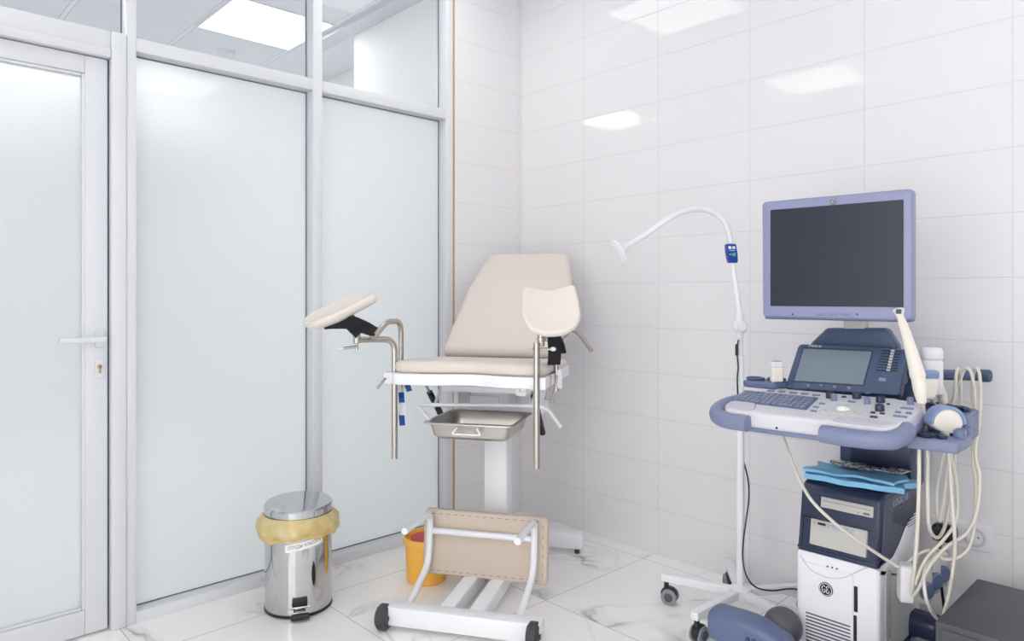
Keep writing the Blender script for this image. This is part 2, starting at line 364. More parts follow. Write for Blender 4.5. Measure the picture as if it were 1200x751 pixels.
        if warp: V = [Vector(warp(p)) for p in V]
        return s.add(V, Fc, M)
    def ball(s, c, r, n=16, M=None, sz=1):
        prof = [(max(1e-4, r * math.sin(PI * k / n)), -r * sz * math.cos(PI * k / n)) for k in range(n + 1)]
        return s.lathe(prof, n * 2, (M or Matrix()) @ T(c))
    def build(s, name, m, parent=None, world=False, smooth=38, **props):
        me = bpy.data.meshes.new(name); me.from_pydata(s.v, [], s.f); me.update()
        bm = bmesh.new(); bm.from_mesh(me); bmesh.ops.recalc_face_normals(bm, faces=bm.faces); bm.to_mesh(me); bm.free()
        for p in me.polygons: p.use_smooth = True
        me.set_sharp_from_angle(angle=math.radians(smooth))
        me.materials.append(M[m] if isinstance(m, str) else m)
        o = bpy.data.objects.new(name, me); COL.objects.link(o)
        if parent is not None:
            o.parent = parent
            if world: me.transform(WORLD[parent.name].inverted())
            WORLD[o.name] = WORLD[parent.name]
        else: WORLD[o.name] = Matrix()
        for k, v in props.items(): o[k] = v
        return o
WORLD = {}
def thing(name, label, cat, loc=(0, 0, 0), rz=0, group=None):
    o = bpy.data.objects.new(name, None); COL.objects.link(o); o.empty_display_size = .05
    o.location = loc; o.rotation_euler = (0, 0, math.radians(rz)); o['label'] = label; o['category'] = cat
    if group: o['group'] = group
    WORLD[o.name] = T(loc) @ R(rz); return o
def struct(g, name, m, parent=None, **k):
    o = g.build(name, m, parent, **k)
    if parent is None: o['kind'] = 'structure'
    return o
def text(name, body, size, m, parent, Mx, ext=.0003, align='CENTER', sx=1.0):
    cu = bpy.data.curves.new(name, 'FONT'); cu.body = body; cu.size = size; cu.extrude = ext; cu.align_x = align; cu.align_y = 'CENTER'
    tmp = bpy.data.objects.new(name + '_tmp', cu); COL.objects.link(tmp)
    dg = bpy.context.evaluated_depsgraph_get(); me = bpy.data.meshes.new_from_object(tmp.evaluated_get(dg))
    bpy.data.objects.remove(tmp); me.name = name
    me.transform(Mx @ Matrix.Diagonal((sx, 1, 1, 1))); me.materials.clear(); me.materials.append(M[m])
    o = bpy.data.objects.new(name, me); COL.objects.link(o); o.parent = parent; WORLD[o.name] = WORLD[parent.name]
    return o

# ================================================================== SETTING
XR, YN, XF = 3.5, -3.6, -4.6          # room right end, near end, hall far end
CZ = 2.75
struct(G().box(XF, XR, YN - .12, .0, -.12, 0), 'floor', 'marble')
struct(G().box(XF, XR, YN - .12, .0, CZ, CZ + .1), 'ceiling', 'ceil')
struct(G().box(.0, XR + .12, 0, .12, -.12, CZ + .1), 'wall_right', 'tile_right')
struct(G().box(-.14, 0, -.452, .0, 0, CZ), 'wall_left', 'tile_left')
struct(G().box(XR, XR + .12, YN - .12, 0, -.12, CZ + .1), 'wall_near', 'hall_wall')
WX0, WX1, WZ0, WZ1 = 1.5, 3.35, .12, 2.3     # added opening behind the camera, lets in daylight to even out the room
g = G()
for a in ((0, WX0, 0, CZ), (WX1, XR, 0, CZ), (WX0, WX1, 0, WZ0), (WX0, WX1, WZ1, CZ)): g.box(a[0], a[1], YN - .12, YN, a[2], a[3])
struct(g, 'wall_rear', 'hall_wall')
g = G()
for a in ((WX0, WX0 + .05, WZ0, WZ1), (WX1 - .05, WX1, WZ0, WZ1), (WX0 + .05, WX1 - .05, WZ0, WZ0 + .05), (WX0 + .05, WX1 - .05, WZ1 - .05, WZ1), ((WX0 + WX1) / 2 - .03, (WX0 + WX1) / 2 + .03, WZ0 + .05, WZ1 - .05)): g.box(a[0], a[1], YN - .09, YN - .03, a[2], a[3], .004)
fill_win = struct(g, 'fill_window', 'white_plastic')  # invented window, put in as a fill light source
G().box(WX0 + .05, WX1 - .05, YN - .064, YN - .058, WZ0 + .05, WZ1 - .05).build('pane', 'glass', fill_win)
# the hall beyond the partition
struct(G().box(-1.09, -.14, -.36, 0, 0, CZ), 'wall_hall', 'hall_wall')
struct(G().box(XF, -1.09, 0, .12, 0, CZ), 'wall_hall_back', 'hall_wall')
struct(G().box(XF - .12, XF, YN - .12, .12, 0, CZ), 'wall_far', 'far_wall')
struct(G().box(XF, 0, YN - .12, YN, 0, CZ), 'wall_end', 'hall_wall')
struct(G().box(-1.5, -.06, -.47, -.36, 2.725, CZ), 'trim_1', 'frame_metal')

# partition: profiles 6 cm deep, front at x = 0
D = -.06
def prof(y0, y1, z0, z1, name, x0=D - .02, x1=0, bev=.003, m='frame_metal'):
    return struct(G().box(x0, x1, y0, y1, z0, z1, bev), name, m)
prof(-1.903, -1.871, 0, CZ, 'trim_2')                      # post beside the door
prof(-1.202, -1.160, 0, CZ, 'trim_3')                      # middle post
prof(-.506, -.463, 0, CZ, 'trim_4')                        # post at the tiled wall
struct(G().box(-.1, -.004, -.463, -.452, 0, CZ), 'trim_5', 'foam')
prof(-1.871, -1.202, 0, .040, 'trim_6', bev=.002); prof(-1.160, -.506, 0, .040, 'trim_7', bev=.002)
prof(-1.871, -1.202, 1.995, 2.042, 'trim_8', bev=.002); prof(-1.160, -.506, 1.995, 2.042, 'trim_9', bev=.002)
prof(-3.6, -1.951, 1.985, 2.045, 'trim_10', bev=.004)
struct(G().box(D - .02, .008, -1.951, -1.903, 0, 2.045, .007), 'trim_11', 'frame_metal')   # door jamb
struct(G().box(D - .02, .008, -3.6, -1.951, 1.952, 1.985, .006), 'trim_12', 'frame_metal')  # door head
prof(-3.6, -3.05, 0, CZ, 'trim_13')
def film(o):
    # frosted film on the room side only; the other faces are clear glass
    o.data.materials.append(M['glass'])
    for p in o.data.polygons:
        if p.normal.x < .9: p.material_index = 1
def pane(y0, y1, z0, z1, name, m):
    # glass and its thin dark gasket line
    o = struct(G().box(D - .006, D, y0, y1, z0, z1), name, m)
    if m == 'frost': film(o)
    g = G(); t = .0035
    for a in ((y0, y0 + t, z0, z1), (y1 - t, y1, z0, z1), (y0 + t, y1 - t, z0, z0 + t), (y0 + t, y1 - t, z1 - t, z1)): g.box(D, D + .003, *a)
    g.build('gasket', 'gap', o)
    return o
pane(-1.871, -1.202, .040, 1.995, 'window_1', 'frost'); pane(-1.160, -.506, .040, 1.995, 'window_2', 'frost')
pane(-1.871, -1.202, 2.042, CZ, 'window_3', 'glass'); pane(-1.160, -.506, 2.042, CZ, 'window_4', 'glass'); pane(-3.05, -1.903, 2.045, CZ, 'window_5', 'glass')
# door leaf
dg_ = G(); x0, x1 = -.055, -.012
dg_.box(x0, x1, -2.026, -1.958, .008, 1.948, .004); dg_.box(x0, x1, -3.04, -2.972, .008, 1.948, .004)
dg_.box(x0, x1, -2.972, -2.026, .008, .090, .004); dg_.box(x0, x1, -2.972, -2.026, 1.888, 1.948, .004)
door = struct(dg_, 'door_1', 'frame_metal')
g = G()
for a in ((-2.034, -2.024, .090, 1.888), (-2.974, -2.964, .090, 1.888), (-2.964, -2.034, .090, .100), (-2.964, -2.034, 1.878, 1.888)): g.box(-.045, -.016, *a, .004)
g.build('glazing_bead', 'frame_metal', door)
film(G().box(-.036, -.030, -2.972, -2.026, .09, 1.888).build('frosted_pane', 'frost', door))
G().box(-.05, -.025, -1.958, -1.951, .01, 1.95).build('seal', 'gap', door)
hx = -.012; hy = -1.983
G().pillow(roundpoly([(-.014, -.032), (.014, -.032), (.014, .032), (-.014, .032)], .014), 0, .009, .003, axes((hx, hy, .998), (0, 1, 0), (0, 0, 1), (1, 0, 0))).build('handle_rose', 'frame_metal', door)
lv = G(); lv.tube([(hx + .006, hy, .998), (hx + .045, hy, .998)], .009, 12)
lv.pillow(rrect(-.128, .012, -.0095, .0095, .008), -.006, .006, .005, axes((hx + .048, hy, .997), (0, 1, 0), (0, 0, 1), (1, 0, 0)))
lv.build('lever_handle', 'frame_metal', door)
es = G().pillow(roundpoly([(-.0145, -.034), (.0145, -.034), (.0145, .034), (-.0145, .034)], .0145), 0, .008, .003, axes((hx, hy, .898), (0, 1, 0), (0, 0, 1), (1, 0, 0))).build('lock_escutcheon', 'frame_metal', door)
k = G(); k.cyl(.0075, 0, .011, 16, axes((hx, hy, .904), (0, 1, 0), (0, 0, 1), (1, 0, 0))); k.box(hx + .001, hx + .011, hy - .0035, hy + .0035, .882, .9, .001)
k.build('lock_cylinder', 'brass', es)
G().box(hx + .0105, hx + .0125, hy - .001, hy + .001, .898, .908).build('keyhole', 'ink', es)

# ceiling lights
def ceiling_light(x, y, label, m='lamp'):
    t = thing('ceiling_light', label, 'light', (x, y, CZ), 0, 'square ceiling light panels')
    g = G(); 
    for a in ((-.298, .298, -.298, -.283), (-.298, .298, .283, .298), (-.298, -.283, -.283, .283), (.283, .298, -.283, .283)): g.box(*a, -.008, 0, .001)
    g.build('frame', 'white_metal', t)
    G().box(-.283, .283, -.283, .283, -.005, -.001).build('diffuser', m, t)
ceiling_light(.44, -.80, 'square light panel in the room ceiling near the tiled corner')
ceiling_light(.44, -2.60, 'square light panel in the room ceiling beside the glass door')
ceiling_light(2.84, -.80, 'square light panel in the room ceiling above the dark cabinet side')
ceiling_light(2.84, -2.60, 'square light panel in the room ceiling farthest from the glass and tiled wall')
ceiling_light(-1.36, -.80, 'bright square light panel seen through the clear top pane of the partition', 'hall_lamp')
ceiling_light(-1.36, -2.60, 'square hall light panel opposite the glass door', 'hall_lamp')
ceiling_light(-3.16, -.80, 'added square hall light panel deepest in the corner beyond the partition', 'hall_lamp')  # unseen panel added to brighten the hall
ceiling_light(-3.16, -2.60, 'added square hall light panel far beyond the glass door', 'hall_lamp')  # also an added, unseen source for the hall
ceiling_light(-2.56, -1.70, 'added square fill light panel in the middle of the hall ceiling', 'hall_lamp')  # extra panel put in for more light behind the frosted glass
ceiling_light(-3.76, -1.70, 'added square fill light panel nearest the grey far wall of the hall', 'hall_lamp')  # second extra panel, added only for hall brightness
sd = G().lathe([(.055, 0), (.055, -.012), (.045, -.028), (.02, -.034), (.001, -.034)], 24, T((-1.97, -.79, CZ))).build('smoke_detector', 'white_plastic')
sd['label'] = 'round white smoke detector on the hall ceiling behind the top pane'; sd['category'] = 'smoke detector'

# ================================================================== EXAMINATION CHAIR
TH = 32.0; OX, OY = .837, -1.112
chair = thing('examination_chair', 'beige padded examination chair with raised backrest and leg supports on white wheeled base', 'chair', (OX, OY, 0), TH)
CW = WORLD[chair.name]; CI = CW.inverted()
# base
G().box(-.258, .29, -.03, .03, .018, .082, .005).build('front_beam', 'white_metal', chair)
for s, nm in ((-1, 0), (1, 1)):
    u = -.26 if s < 0 else .266
    w = G().cyl(.0425, -.02, .02, 28, axes((u, -.022, .0435), (0, 1, 0), (0, 0, 1), (1, 0, 0)), .008)
    wo = w.build('caster_wheel', 'rubber', chair)
    G().cyl(.012, -.024, .024, 16, axes((u, -.022, .0435), (0, 1, 0), (0, 0, 1), (1, 0, 0))).build('wheel_hub', 'dark_grey', wo)
for u in (-.05, .055): G().box(u - .026, u + .026, .03, .85, .022, .080, .004).build('base_rail', 'white_metal', chair)
G().box(-.29, .29, .84, .90, .02, .088, .005).build('rear_beam', 'white_metal', chair)
for u in (-.265, .265): G().cyl(.012, 0, .021, 16, T((u, .855, 0))).build('levelling_foot', 'rubber', chair)
# column
cg = G(); cg.box(-.047, .047, .46, .55, .06, .60, .006); cg.build('column', 'white_metal', chair)
cg = G(); cg.box(-.062, .062, .445, .565, .62, .78, .006); cg.build('column_sleeve', 'white_metal', chair)
cg = G(); cg.box(-.17, .17, .30, .70, .775, .80, .004); cg.box(-.17, -.15, .44, .68, .66, .78, .003); cg.box(.15, .17, .44, .68, .66, .78, .003); cg.box(-.15, .15, .60, .62, .64, .78, .003); cg.box(-.10, .02, .435, .447, .665, .745, .003)
cg.build('seat_carriage', 'white_metal', chair)
# seat frame: a steel tray under the cushion with a shallow cut-out at the front
def seat_outline(w, v0, v1, dip, r):
    pts = [(-w, v1), (-w, v0)]
    for k in range(13):
        a = -w * .55 + w * 1.1 * k / 12
        pts.append((a, v0 + dip * .5 * (1 + math.cos(PI * a / (w * .55)))))
    pts += [(w, v0), (w, v1)]
    n = len(pts); rr = [0] * n; rr[0] = rr[1] = rr[-1] = rr[-2] = r
    return roundpoly(pts, rr, 5)
sf = G(); sf.pillow(seat_outline(.285, .075, .56, .035, .035), .826, .866, .004); sf.build('seat_frame', 'white_metal', chair)
G().pillow(dense(seat_outline(.283, .085, .56, .035, .05), .05), .866, .912, .022, dome=.003, warp=lambda p: (p.x, p.y, p.z - (.024 * (p.y - .085) / .47 if p.z > .88 else 0))).build('seat_cushion', 'cushion', chair)
# backrest
b0 = Vector((0, .545, .900)); b1 = Vector((0, 1.06, 1.332)); bl = (b1 - b0).length; bd = (b1 - b0).normalized(); bn = Vector((0, -bd.z, bd.y))
BM = axes(b0, (1, 0, 0), bd, bn)
bo = roundpoly([(-.256, 0), (.256, 0), (.243, bl * .62), (.196, bl), (-.196, bl), (-.243, bl * .62)], [.018, .018, .2, .05, .05, .2], 8)
G().pillow(dense(bo, .06), -.035, .030, .028, BM, dome=.005).build('backrest', 'cushion', chair)
fr = G(); fr.box(-.22, .22, .03, bl * .82, -.055, -.036, .004, BM)
for u in (-.15, .15): fr.box(u - .015, u + .015, .0, bl * .8, -.085, -.05, .004, BM)
fr.build('backrest_frame', 'white_metal', chair)
# gas springs
def gas(p, q, tilt=0):
    p, q = Vector(p), Vector(q); d = (q - p); g = G(); g.tube([p + d * .28, q], .0125, 14); o = g.build('gas_spring', 'black', chair)
    g = G(); g.tube([p, p + d * .3], .0055, 10); g.box(-.012, .012, -.012, .012, -.012, .016, .003, frame(p, d)); g.build('spring_rod', 'steel', o)
gas(CI @ W(496, 445, 2.80), CI @ W(521, 494, 2.90)); gas(CI @ W(621, 445, 2.70), CI @ W(636, 508, 2.82))
# leg support posts, one each side
PZ0 = .551
lp = CI @ W(463, 400, 2.52); rp = CI @ W(633, 400, 2.41)
PL = (-.286, .125); PR = (.258, .058)
armL = CI @ W(421, 398, 2.47)
g = G(); g.tube(bend([(PL[0], PL[1], PZ0), (PL[0], PL[1], .985), tuple(armL)], .045, 8), .0112, 14); g.build('support_post', 'steel', chair)
g = G(); g.tube([(PR[0], PR[1], PZ0 + .012), (PR[0], PR[1], .985)], .0112, 14); g.build('support_post', 'steel', chair)
# clamps on the seat frame
for (u, v), s in ((PL, -1), (PR, 1)):
    c = G(); c.box(u - .03, u + .03, v + (-.03 if s < 0 else .004), v + .04, .826, .868, .006); c.build('post_clamp', 'white_metal', chair)
lg = G(); q0 = CI @ W(452, 443, 2.45); q1 = CI @ W(443, 454, 2.43); lg.tube([q0, q1], .0042, 8); lg.ball(q1, .006, 8); lg.build('clamp_lever', 'steel', chair)
for a, b in (((646, 440), (640, 467)), ((653, 440), (647, 470))):
    lg = G(); q0 = CI @ W(*a, 2.44); q1 = CI @ W(*b, 2.42); lg.tube([q0, q1], .0042, 8); lg.ball(q1, .0065, 8); lg.build('clamp_lever', 'steel', chair)
# ball joints
def joint(c, ax, r, h, lever0, lever1):
    g = G(); g.cyl(r, -h / 2, h / 2, 20, frame(c, ax)); g.cyl(r * 1.15, -h * .12, h * .12, 20, frame(c, ax)); o = g.build('support_joint', 'steel', chair)
    g = G(); g.tube([lever0, lever1], .0048, 10); g.build('joint_lever', 'steel', o)
    g = G(); d = Vector(lever1) - Vector(lever0); g.ball((0, 0, 0), .0075, 8, frame(lever1, d), 1.4); g.build('lever_tip', 'white_plastic', o)
joint(CI @ W(418, 394, 2.47), (0, 0, 1), .0125, .05, CI @ W(419, 406, 2.46), CI @ W(400, 408.5, 2.44))
g = G(); g.tube([CI @ W(418, 400, 2.47), CI @ W(418, 410, 2.47)], .006, 10); g.build('joint_bolt', 'steel', chair)
joint(CI @ W(634, 397, 2.385), (0, 0, 1), .0125, .05, CI @ W(624, 409, 2.37), CI @ W(648, 409, 2.37))
g = G(); g.tube([CI @ W(641, 400, 2.42), CI @ W(641, 386, 2.42)], .010, 12); g.build('joint_pin', 'steel', chair)
# leg shells
def shell(center, b, up, curl=4.2):
    b = Vector(b).normalized(); a = b.cross(Vector(up)).normalized(); n = a.cross(b)
    out = []
    L, Wd = .125, .098
    pts = []
    for k in range(25):
        aa = PI + PI * k / 24; cc, ss = math.cos(aa), math.sin(aa)
        pts.append((Wd * math.copysign(abs(cc) ** .8, cc), -L * .15 - L * .85 * abs(ss) ** .8))
    horn = roundpoly([(Wd, L * .3), (Wd * .93, L * 1.0), (0, L * .9), (-Wd * .93, L * 1.0), (-Wd, L * .3)], [.0, .022, .12, .022, .0], 6)
    out = dense(pts + horn, .03)
    warp = lambda p: (p.x, p.y, p.z + curl * p.x * p.x + 1.4 * min(0, p.y) ** 2)
    return G().pillow(out, -.026, .004, .0145, axes(center, a, b, n), warp)
V3 = lambda r, up, f: CI.to_3x3() @ (RT * r + Vector((0, 0, up)) + FW * f)
cL = CI @ W(398, 366, 2.47); sL = shell(cL, V3(.225, .13, .125), V3(-.15, 1, -.16), 2.6).build('leg_shell', 'cushion_light', chair)
cR = CI @ W(645.5, 365, 2.39); sR = shell(cR, V3(-.02, .66, .75), V3(-.03, .75, -.66), 2.4).build('leg_shell', 'cushion_light', chair)
# mounting sockets beneath the shells
g = G(); g.tube([cL + Vector((0, 0, -.02)), CI @ W(418, 392, 2.47)], .012, 12); g.build('shell_mount', 'steel', chair)
g = G(); g.tube([cR + V3(0, -.03, .02), CI @ W(634, 392, 2.385)], .012, 12); g.build('shell_mount', 'steel', chair)
# black straps hanging under the shells
st = catmull([CI @ W(380, 384, 2.44), CI @ W(398, 379, 2.44), CI @ W(412, 378, 2.43), CI @ W(426, 383, 2.44), CI @ W(439, 389, 2.46)], 5)
G().ribbon(st, lambda t: V3(.15, 1, -.5), [.012, .016, .022, .03, .036, .04, .044, .046, .048, .048, .05, .05, .05, .048, .048, .047, .046, .044, .042, .04, .04], .006).build('leg_strap', 'black_fabric', chair)
st = catmull([CI @ W(405, 371, 2.5), CI @ W(414, 381, 2.44), CI @ W(423, 390, 2.42)], 5)
G().ribbon(st, V3(1, .3, 0), .05, .006).build('leg_strap', 'black_fabric', chair)
st = catmull([CI @ W(648, 391, 2.42), CI @ W(649.5, 404, 2.41), CI @ W(650, 416, 2.42), CI @ W(649, 427, 2.43)], 5)
G().ribbon(st, V3(1, .0, .3), .044, .01).build('leg_strap', 'black_fabric', chair)
st = catmull([CI @ W(652, 392, 2.46), CI @ W(657, 402, 2.44), CI @ W(660, 414, 2.43)], 5)
G().ribbon(st, V3(1, .1, .5), .022, .008).build('leg_strap', 'black_fabric', chair)
# hand grips
g = G(); g.tube(bend([(-.302, .22, .775), (-.302, .22, 1.048), (-.302, .085, 1.05), tuple(CI @ W(438, 396, 2.46))], .05, 8), .0105, 12); g.build('hand_grip', 'steel', chair)
g = G(); g.tube(bend([(.29, .24, .80), (.29, .24, .97), tuple(CI @ W(672, 382, 2.62)), tuple(CI @ W(693, 411, 2.55))], .05, 8), .0095, 12); g.build('hand_grip', 'steel', chair)
# blue strap ends and white lever plates
for i, (x, y0, y1) in enumerate(((478, 447, 458), (470.5, 460, 472), (471, 486, 498))):
    tilt = (4, 1, 1)[i]; p = [CI @ W(x - tilt * .4, y0, 2.6), CI @ W(x, (y0 + y1) / 2, 2.59), CI @ W(x + tilt * .4, y1, 2.6)]
    G().ribbon(p, V3(1, 0, .2), .0205, .006).build('blue_strap_end', 'blue_tag', chair)
G().ribbon([CI @ W(472, 471, 2.6), CI @ W(472.5, 479, 2.59), CI @ W(472, 487, 2.6)], V3(1, 0, .2), .022, .005).build('strap_buckle', 'white_plastic', chair)
G().ribbon([CI @ W(474, 452, 2.61), CI @ W(471, 461, 2.6)], V3(1, 0, .2), .012, .004).build('strap_buckle', 'white_plastic', chair)
G().box(-.012, .012, -.006, .006, -.034, .034, .004, T(CI @ W(655, 444, 2.52))).build('side_plate', 'white_plastic', chair)
pk = G(); pk.box(-.019, .019, -.01, .01, -.027, .027, .004, T(CI @ W(611, 455, 2.50))); po = pk.build('release_plate', 'white_metal', chair)
pk = G(); pk.box(-.008, .008, -.012, -.004, -.012, .016, .002, T(CI @ W(612, 455, 2.50))); pk.build('release_catch', 'steel', po)
# pan carrier
hz = .748
g = G(); g.tube(bend([tuple(CI @ W(504, 493, 2.55)), tuple(CI @ W(489, 474, 2.62)), tuple(CI @ W(640, 476, 2.62)), tuple(CI @ W(657, 500, 2.55))], .04, 6), .0075, 10)
g.build('pan_carrier', 'white_metal', chair)
for x in (509, 622):
    g = G(); g.tube([CI @ W(x, 476, 2.62), CI @ W(x + 8, 452, 2.75)], .006, 8); g.build('carrier_bracket', 'white_metal', chair)
# lowered foot section: pad and tube frame
fp = axes((0, .302, .197), (1, 0, 0), (0, .09, .995), (0, -.995, .09))
pad = G().pillow(dense(rrect(-.245, .245, -.122, .122, .022), .05), -.032, .0, .010, fp).build('foot_pad', 'pad_back', chair)
def staple(a, b, w, h):
    st_ = G().box(-w, w, -h, h, -.001, .0012, 0).build('staple', 'stitch', pad); st_.matrix_local = fp @ T((a, b, 0)); return st_
first = staple(-.205, -.106, .0065, .0012); first_v = staple(-.228, -.085, .0012, .0065)
for k in range(15):
    for b in (-.106, .106):
        if k == 0 and b < 0: continue
        c_ = first.copy(); COL.objects.link(c_); c_.matrix_local = fp @ T((-.205 + .41 * k / 14, b, 0))
for k in range(6):
    for a in (-.228, .228):
        if k == 0 and a < 0: continue
        c_ = first_v.copy(); COL.objects.link(c_); c_.matrix_local = fp @ T((a, -.085 + .17 * k / 5, 0))
tr_ = .0125
fv = .285
for i, u in enumerate((-.208, .200)):
    g = G(); g.tube(bend([(u * .98, .05, .045), (u, fv - .02, .128), (u, fv, .316), (u - .005, .045, .318)], .05, 8), tr_, 14); fo = g.build('foot_frame', 'white_metal', chair)
    for z in (.268, .155): G().cyl(.0045, -.0022, .0022, 12, frame((u, fv - tr_ + (.0 if z > .2 else -.004), z), (0, 1, 0))).build('screw_head', 'grey_plastic', fo)
g = G(); g.tube([(-.208, fv, .245), (.200, fv, .245)], tr_ * .96, 14); g.build('foot_crossbar', 'white_metal', chair)

# steel pan
pw, pd_, ph_ = .155, .145, .062
pf = [CI @ W(501.5, 492, 2.52), CI @ W(598.5, 499, 2.47)]
pan_c = (0.0, .255, .630)
pan = thing('steel_pan', 'rectangular stainless steel pan hanging under the seat of the examination chair', 'pan', CW @ Vector(pan_c), TH)
def ring(w, d, r, z, n=6): return [Vector((p[0], p[1], z)) for p in rrect(-w, w, -d, d, r, n)]
rings = [ring(pw + .014, pd_ + .014, .03, ph_ - .004), ring(pw + .014, pd_ + .014, .03, ph_), ring(pw, pd_, .03, ph_ + .001), ring(pw - .006, pd_ - .006, .03, ph_ - .006), ring(pw - .016, pd_ - .016, .03, .012), ring(pw - .03, pd_ - .03, .03, .002), ring(pw * .3, pd_ * .3, .02, .002)]
outer = [ring(pw * .3, pd_ * .3, .02, 0), ring(pw - .03, pd_ - .03, .03, 0), ring(pw - .014, pd_ - .014, .03, .011), ring(pw - .004, pd_ - .004, .03, ph_ - .008), ring(pw + .002, pd_ + .002, .03, ph_ - .004)]
allr = outer + rings; n = len(allr[0]); g = G(); Vv = [p for rg in allr for p in rg]; Ff = []
for i in range(len(allr) - 1):
    for k in range(n): Ff.append((i * n + k, i * n + (k + 1) % n, (i + 1) * n + (k + 1) % n, (i + 1) * n + k))
Ff += [tuple(range(n))[::-1], tuple(range((len(allr) - 1) * n, len(allr) * n))]
g.add(Vv, Ff); g.build('basin', 'pan_steel', pan)
g = G(); g.tube(bend([(-.035, -pd_ - .014, ph_ - .012), (-.055, -pd_ - .02, ph_ - .034), (.052, -pd_ - .02, ph_ - .034), (.036, -pd_ - .014, ph_ - .012)], .008, 4), .0028, 8); g.build('wire_handle', 'white_metal', pan)

# ================================================================== PEDAL BIN
bc = (.248, -1.391, 0)
fdir = math.degrees(math.atan2(CAM.y - bc[1], CAM.x - bc[0]))
bin_ = thing('pedal_bin', 'round polished steel pedal bin with flat lid and paper label by the glass partition', 'bin', bc, fdir + 2)
br = .119
G().lathe([(br - .008, 0), (br + .002, .003), (br + .002, .012), (br - .004, .014)], 48).build('base_ring', 'black', bin_)
G().lathe([(br - .004, .012), (br, .013), (br, .352), (br - .003, .352)], 64).build('body', 'chrome', bin_)
LM = T((0, 0, .380)) @ R(3.0, 'Y')
G().lathe([(br - .004, -.022), (br + .003, -.022), (br + .003, -.002), (br - .002, .004), (br - .012, .006), (.001, .0075)], 64, LM).build('lid', 'chrome', bin_)
# pedal at the front (+x)
g = G(); g.box(br - .002, br + .006, -.026, .026, .045, .075, .002); g.build('pedal_slot', 'black', bin_)
g = G(); g.tube([(br + .012, -.034, .045), (br + .012, .034, .045)], .004, 10); g.box(br - .004, br + .032, -.017, .017, .034, .037, .001); g.build('pedal_arm', 'chrome', bin_)
g = G(); g.box(br + .022, br + .042, -.031, .031, .010, .030, .004); g.build('pedal', 'black', bin_)
# curved paper label
g = G(); n = 18; Vv = []; Ff = []
for k in range(n + 1):
    a = math.radians(-24 + 66 * k / n)
    for z in (.243, .270): Vv.append(((br + .0012) * math.cos(a), (br + .0012) * math.sin(a), z + .02 * (k / n - .4)))
for k in range(n): Ff.append((k * 2, k * 2 + 2, k * 2 + 3, k * 2 + 1))
lab = G().add(Vv, Ff).build('paper_label', 'paper', bin_)
tx = text('label_lettering', 'ОТХОДЫ  КЛАССА  Б', .0160, 'ink', lab, Matrix(), 0.00005)
wx = .118 / (max(v.co.x for v in tx.data.vertices) - min(v.co.x for v in tx.data.vertices))
for v in tx.data.vertices: v.co.x *= wx
for v in tx.data.vertices:
    a = math.radians(9) + v.co.x / br; kk = (a - math.radians(-24)) / math.radians(66)
    v.co = Vector(((br + .0018) * math.cos(a), (br + .0018) * math.sin(a), .2565 + v.co.y + .02 * (kk - .4)))
# bag
bag = thing('bin_liner', 'translucent yellow bag folded over the rim of the steel pedal bin', 'bag', bc, fdir + 2)
g = G(); N = 96; prof_ = [(.000, .350), (.008, .342), (.018, .328), (.022, .310), (.021, .296), (.015, .286), (.007, .281)]
Vv = []; Ff = []
for i, (o_, z) in enumerate(prof_):
    for k in range(N):
        a = 2 * PI * k / N
        w = .004 * math.sin(a * 7 + i * .6) + .003 * math.sin(a * 13 - i) + .002 * math.sin(a * 29 + i * 1.7)
        dz = .012 * math.sin(a * 2 + 1.2) * (i / 6) + .004 * math.sin(a * 9) * (i / 6) - .010 * math.cos(a) * (i / 6)
        Vv.append(((br + .005 + o_ + w * min(1, i / 2)) * math.cos(a), (br + .005 + o_ + w * min(1, i / 2)) * math.sin(a), z + dz))
for i in range(len(prof_) - 1):
    for k in range(N): Ff.append((i * N + k, i * N + (k + 1) % N, (i + 1) * N + (k + 1) % N, (i + 1) * N + k))
g.add(Vv, Ff).build('film', 'bag', bag)
g = G(); pts = []
for k in range(N + 1):
    a = 2 * PI * k / N; pts.append(((br + .011) * math.cos(a), (br + .011) * math.sin(a), .283 + .012 * math.sin(a * 2 + 1.2) + .004 * math.sin(a * 9) - .010 * math.cos(a)))
g.tube(pts, .006, 8); g.build('rolled_hem', 'bag', bag)

# ================================================================== BUCKET
bk = thing('waste_bucket', 'orange yellow plastic bucket with red lid insert behind the lowered foot pad', 'bucket', W(500, 346.5, 2.84) - Vector((0, 0, CH)), fdir)
G().lathe([(.076, 0), (.080, .004), (.086, .148), (.092, .150), (.094, .157), (.094, .174), (.091, .178), (.084, .177), (.082, .162), (.08, .158)], 48).build('body', 'orange', bk)
G().lathe([(.064, .158), (.066, .170), (.05, .174), (.02, .174), (.001, .174)], 40).build('lid_insert', 'red', bk)

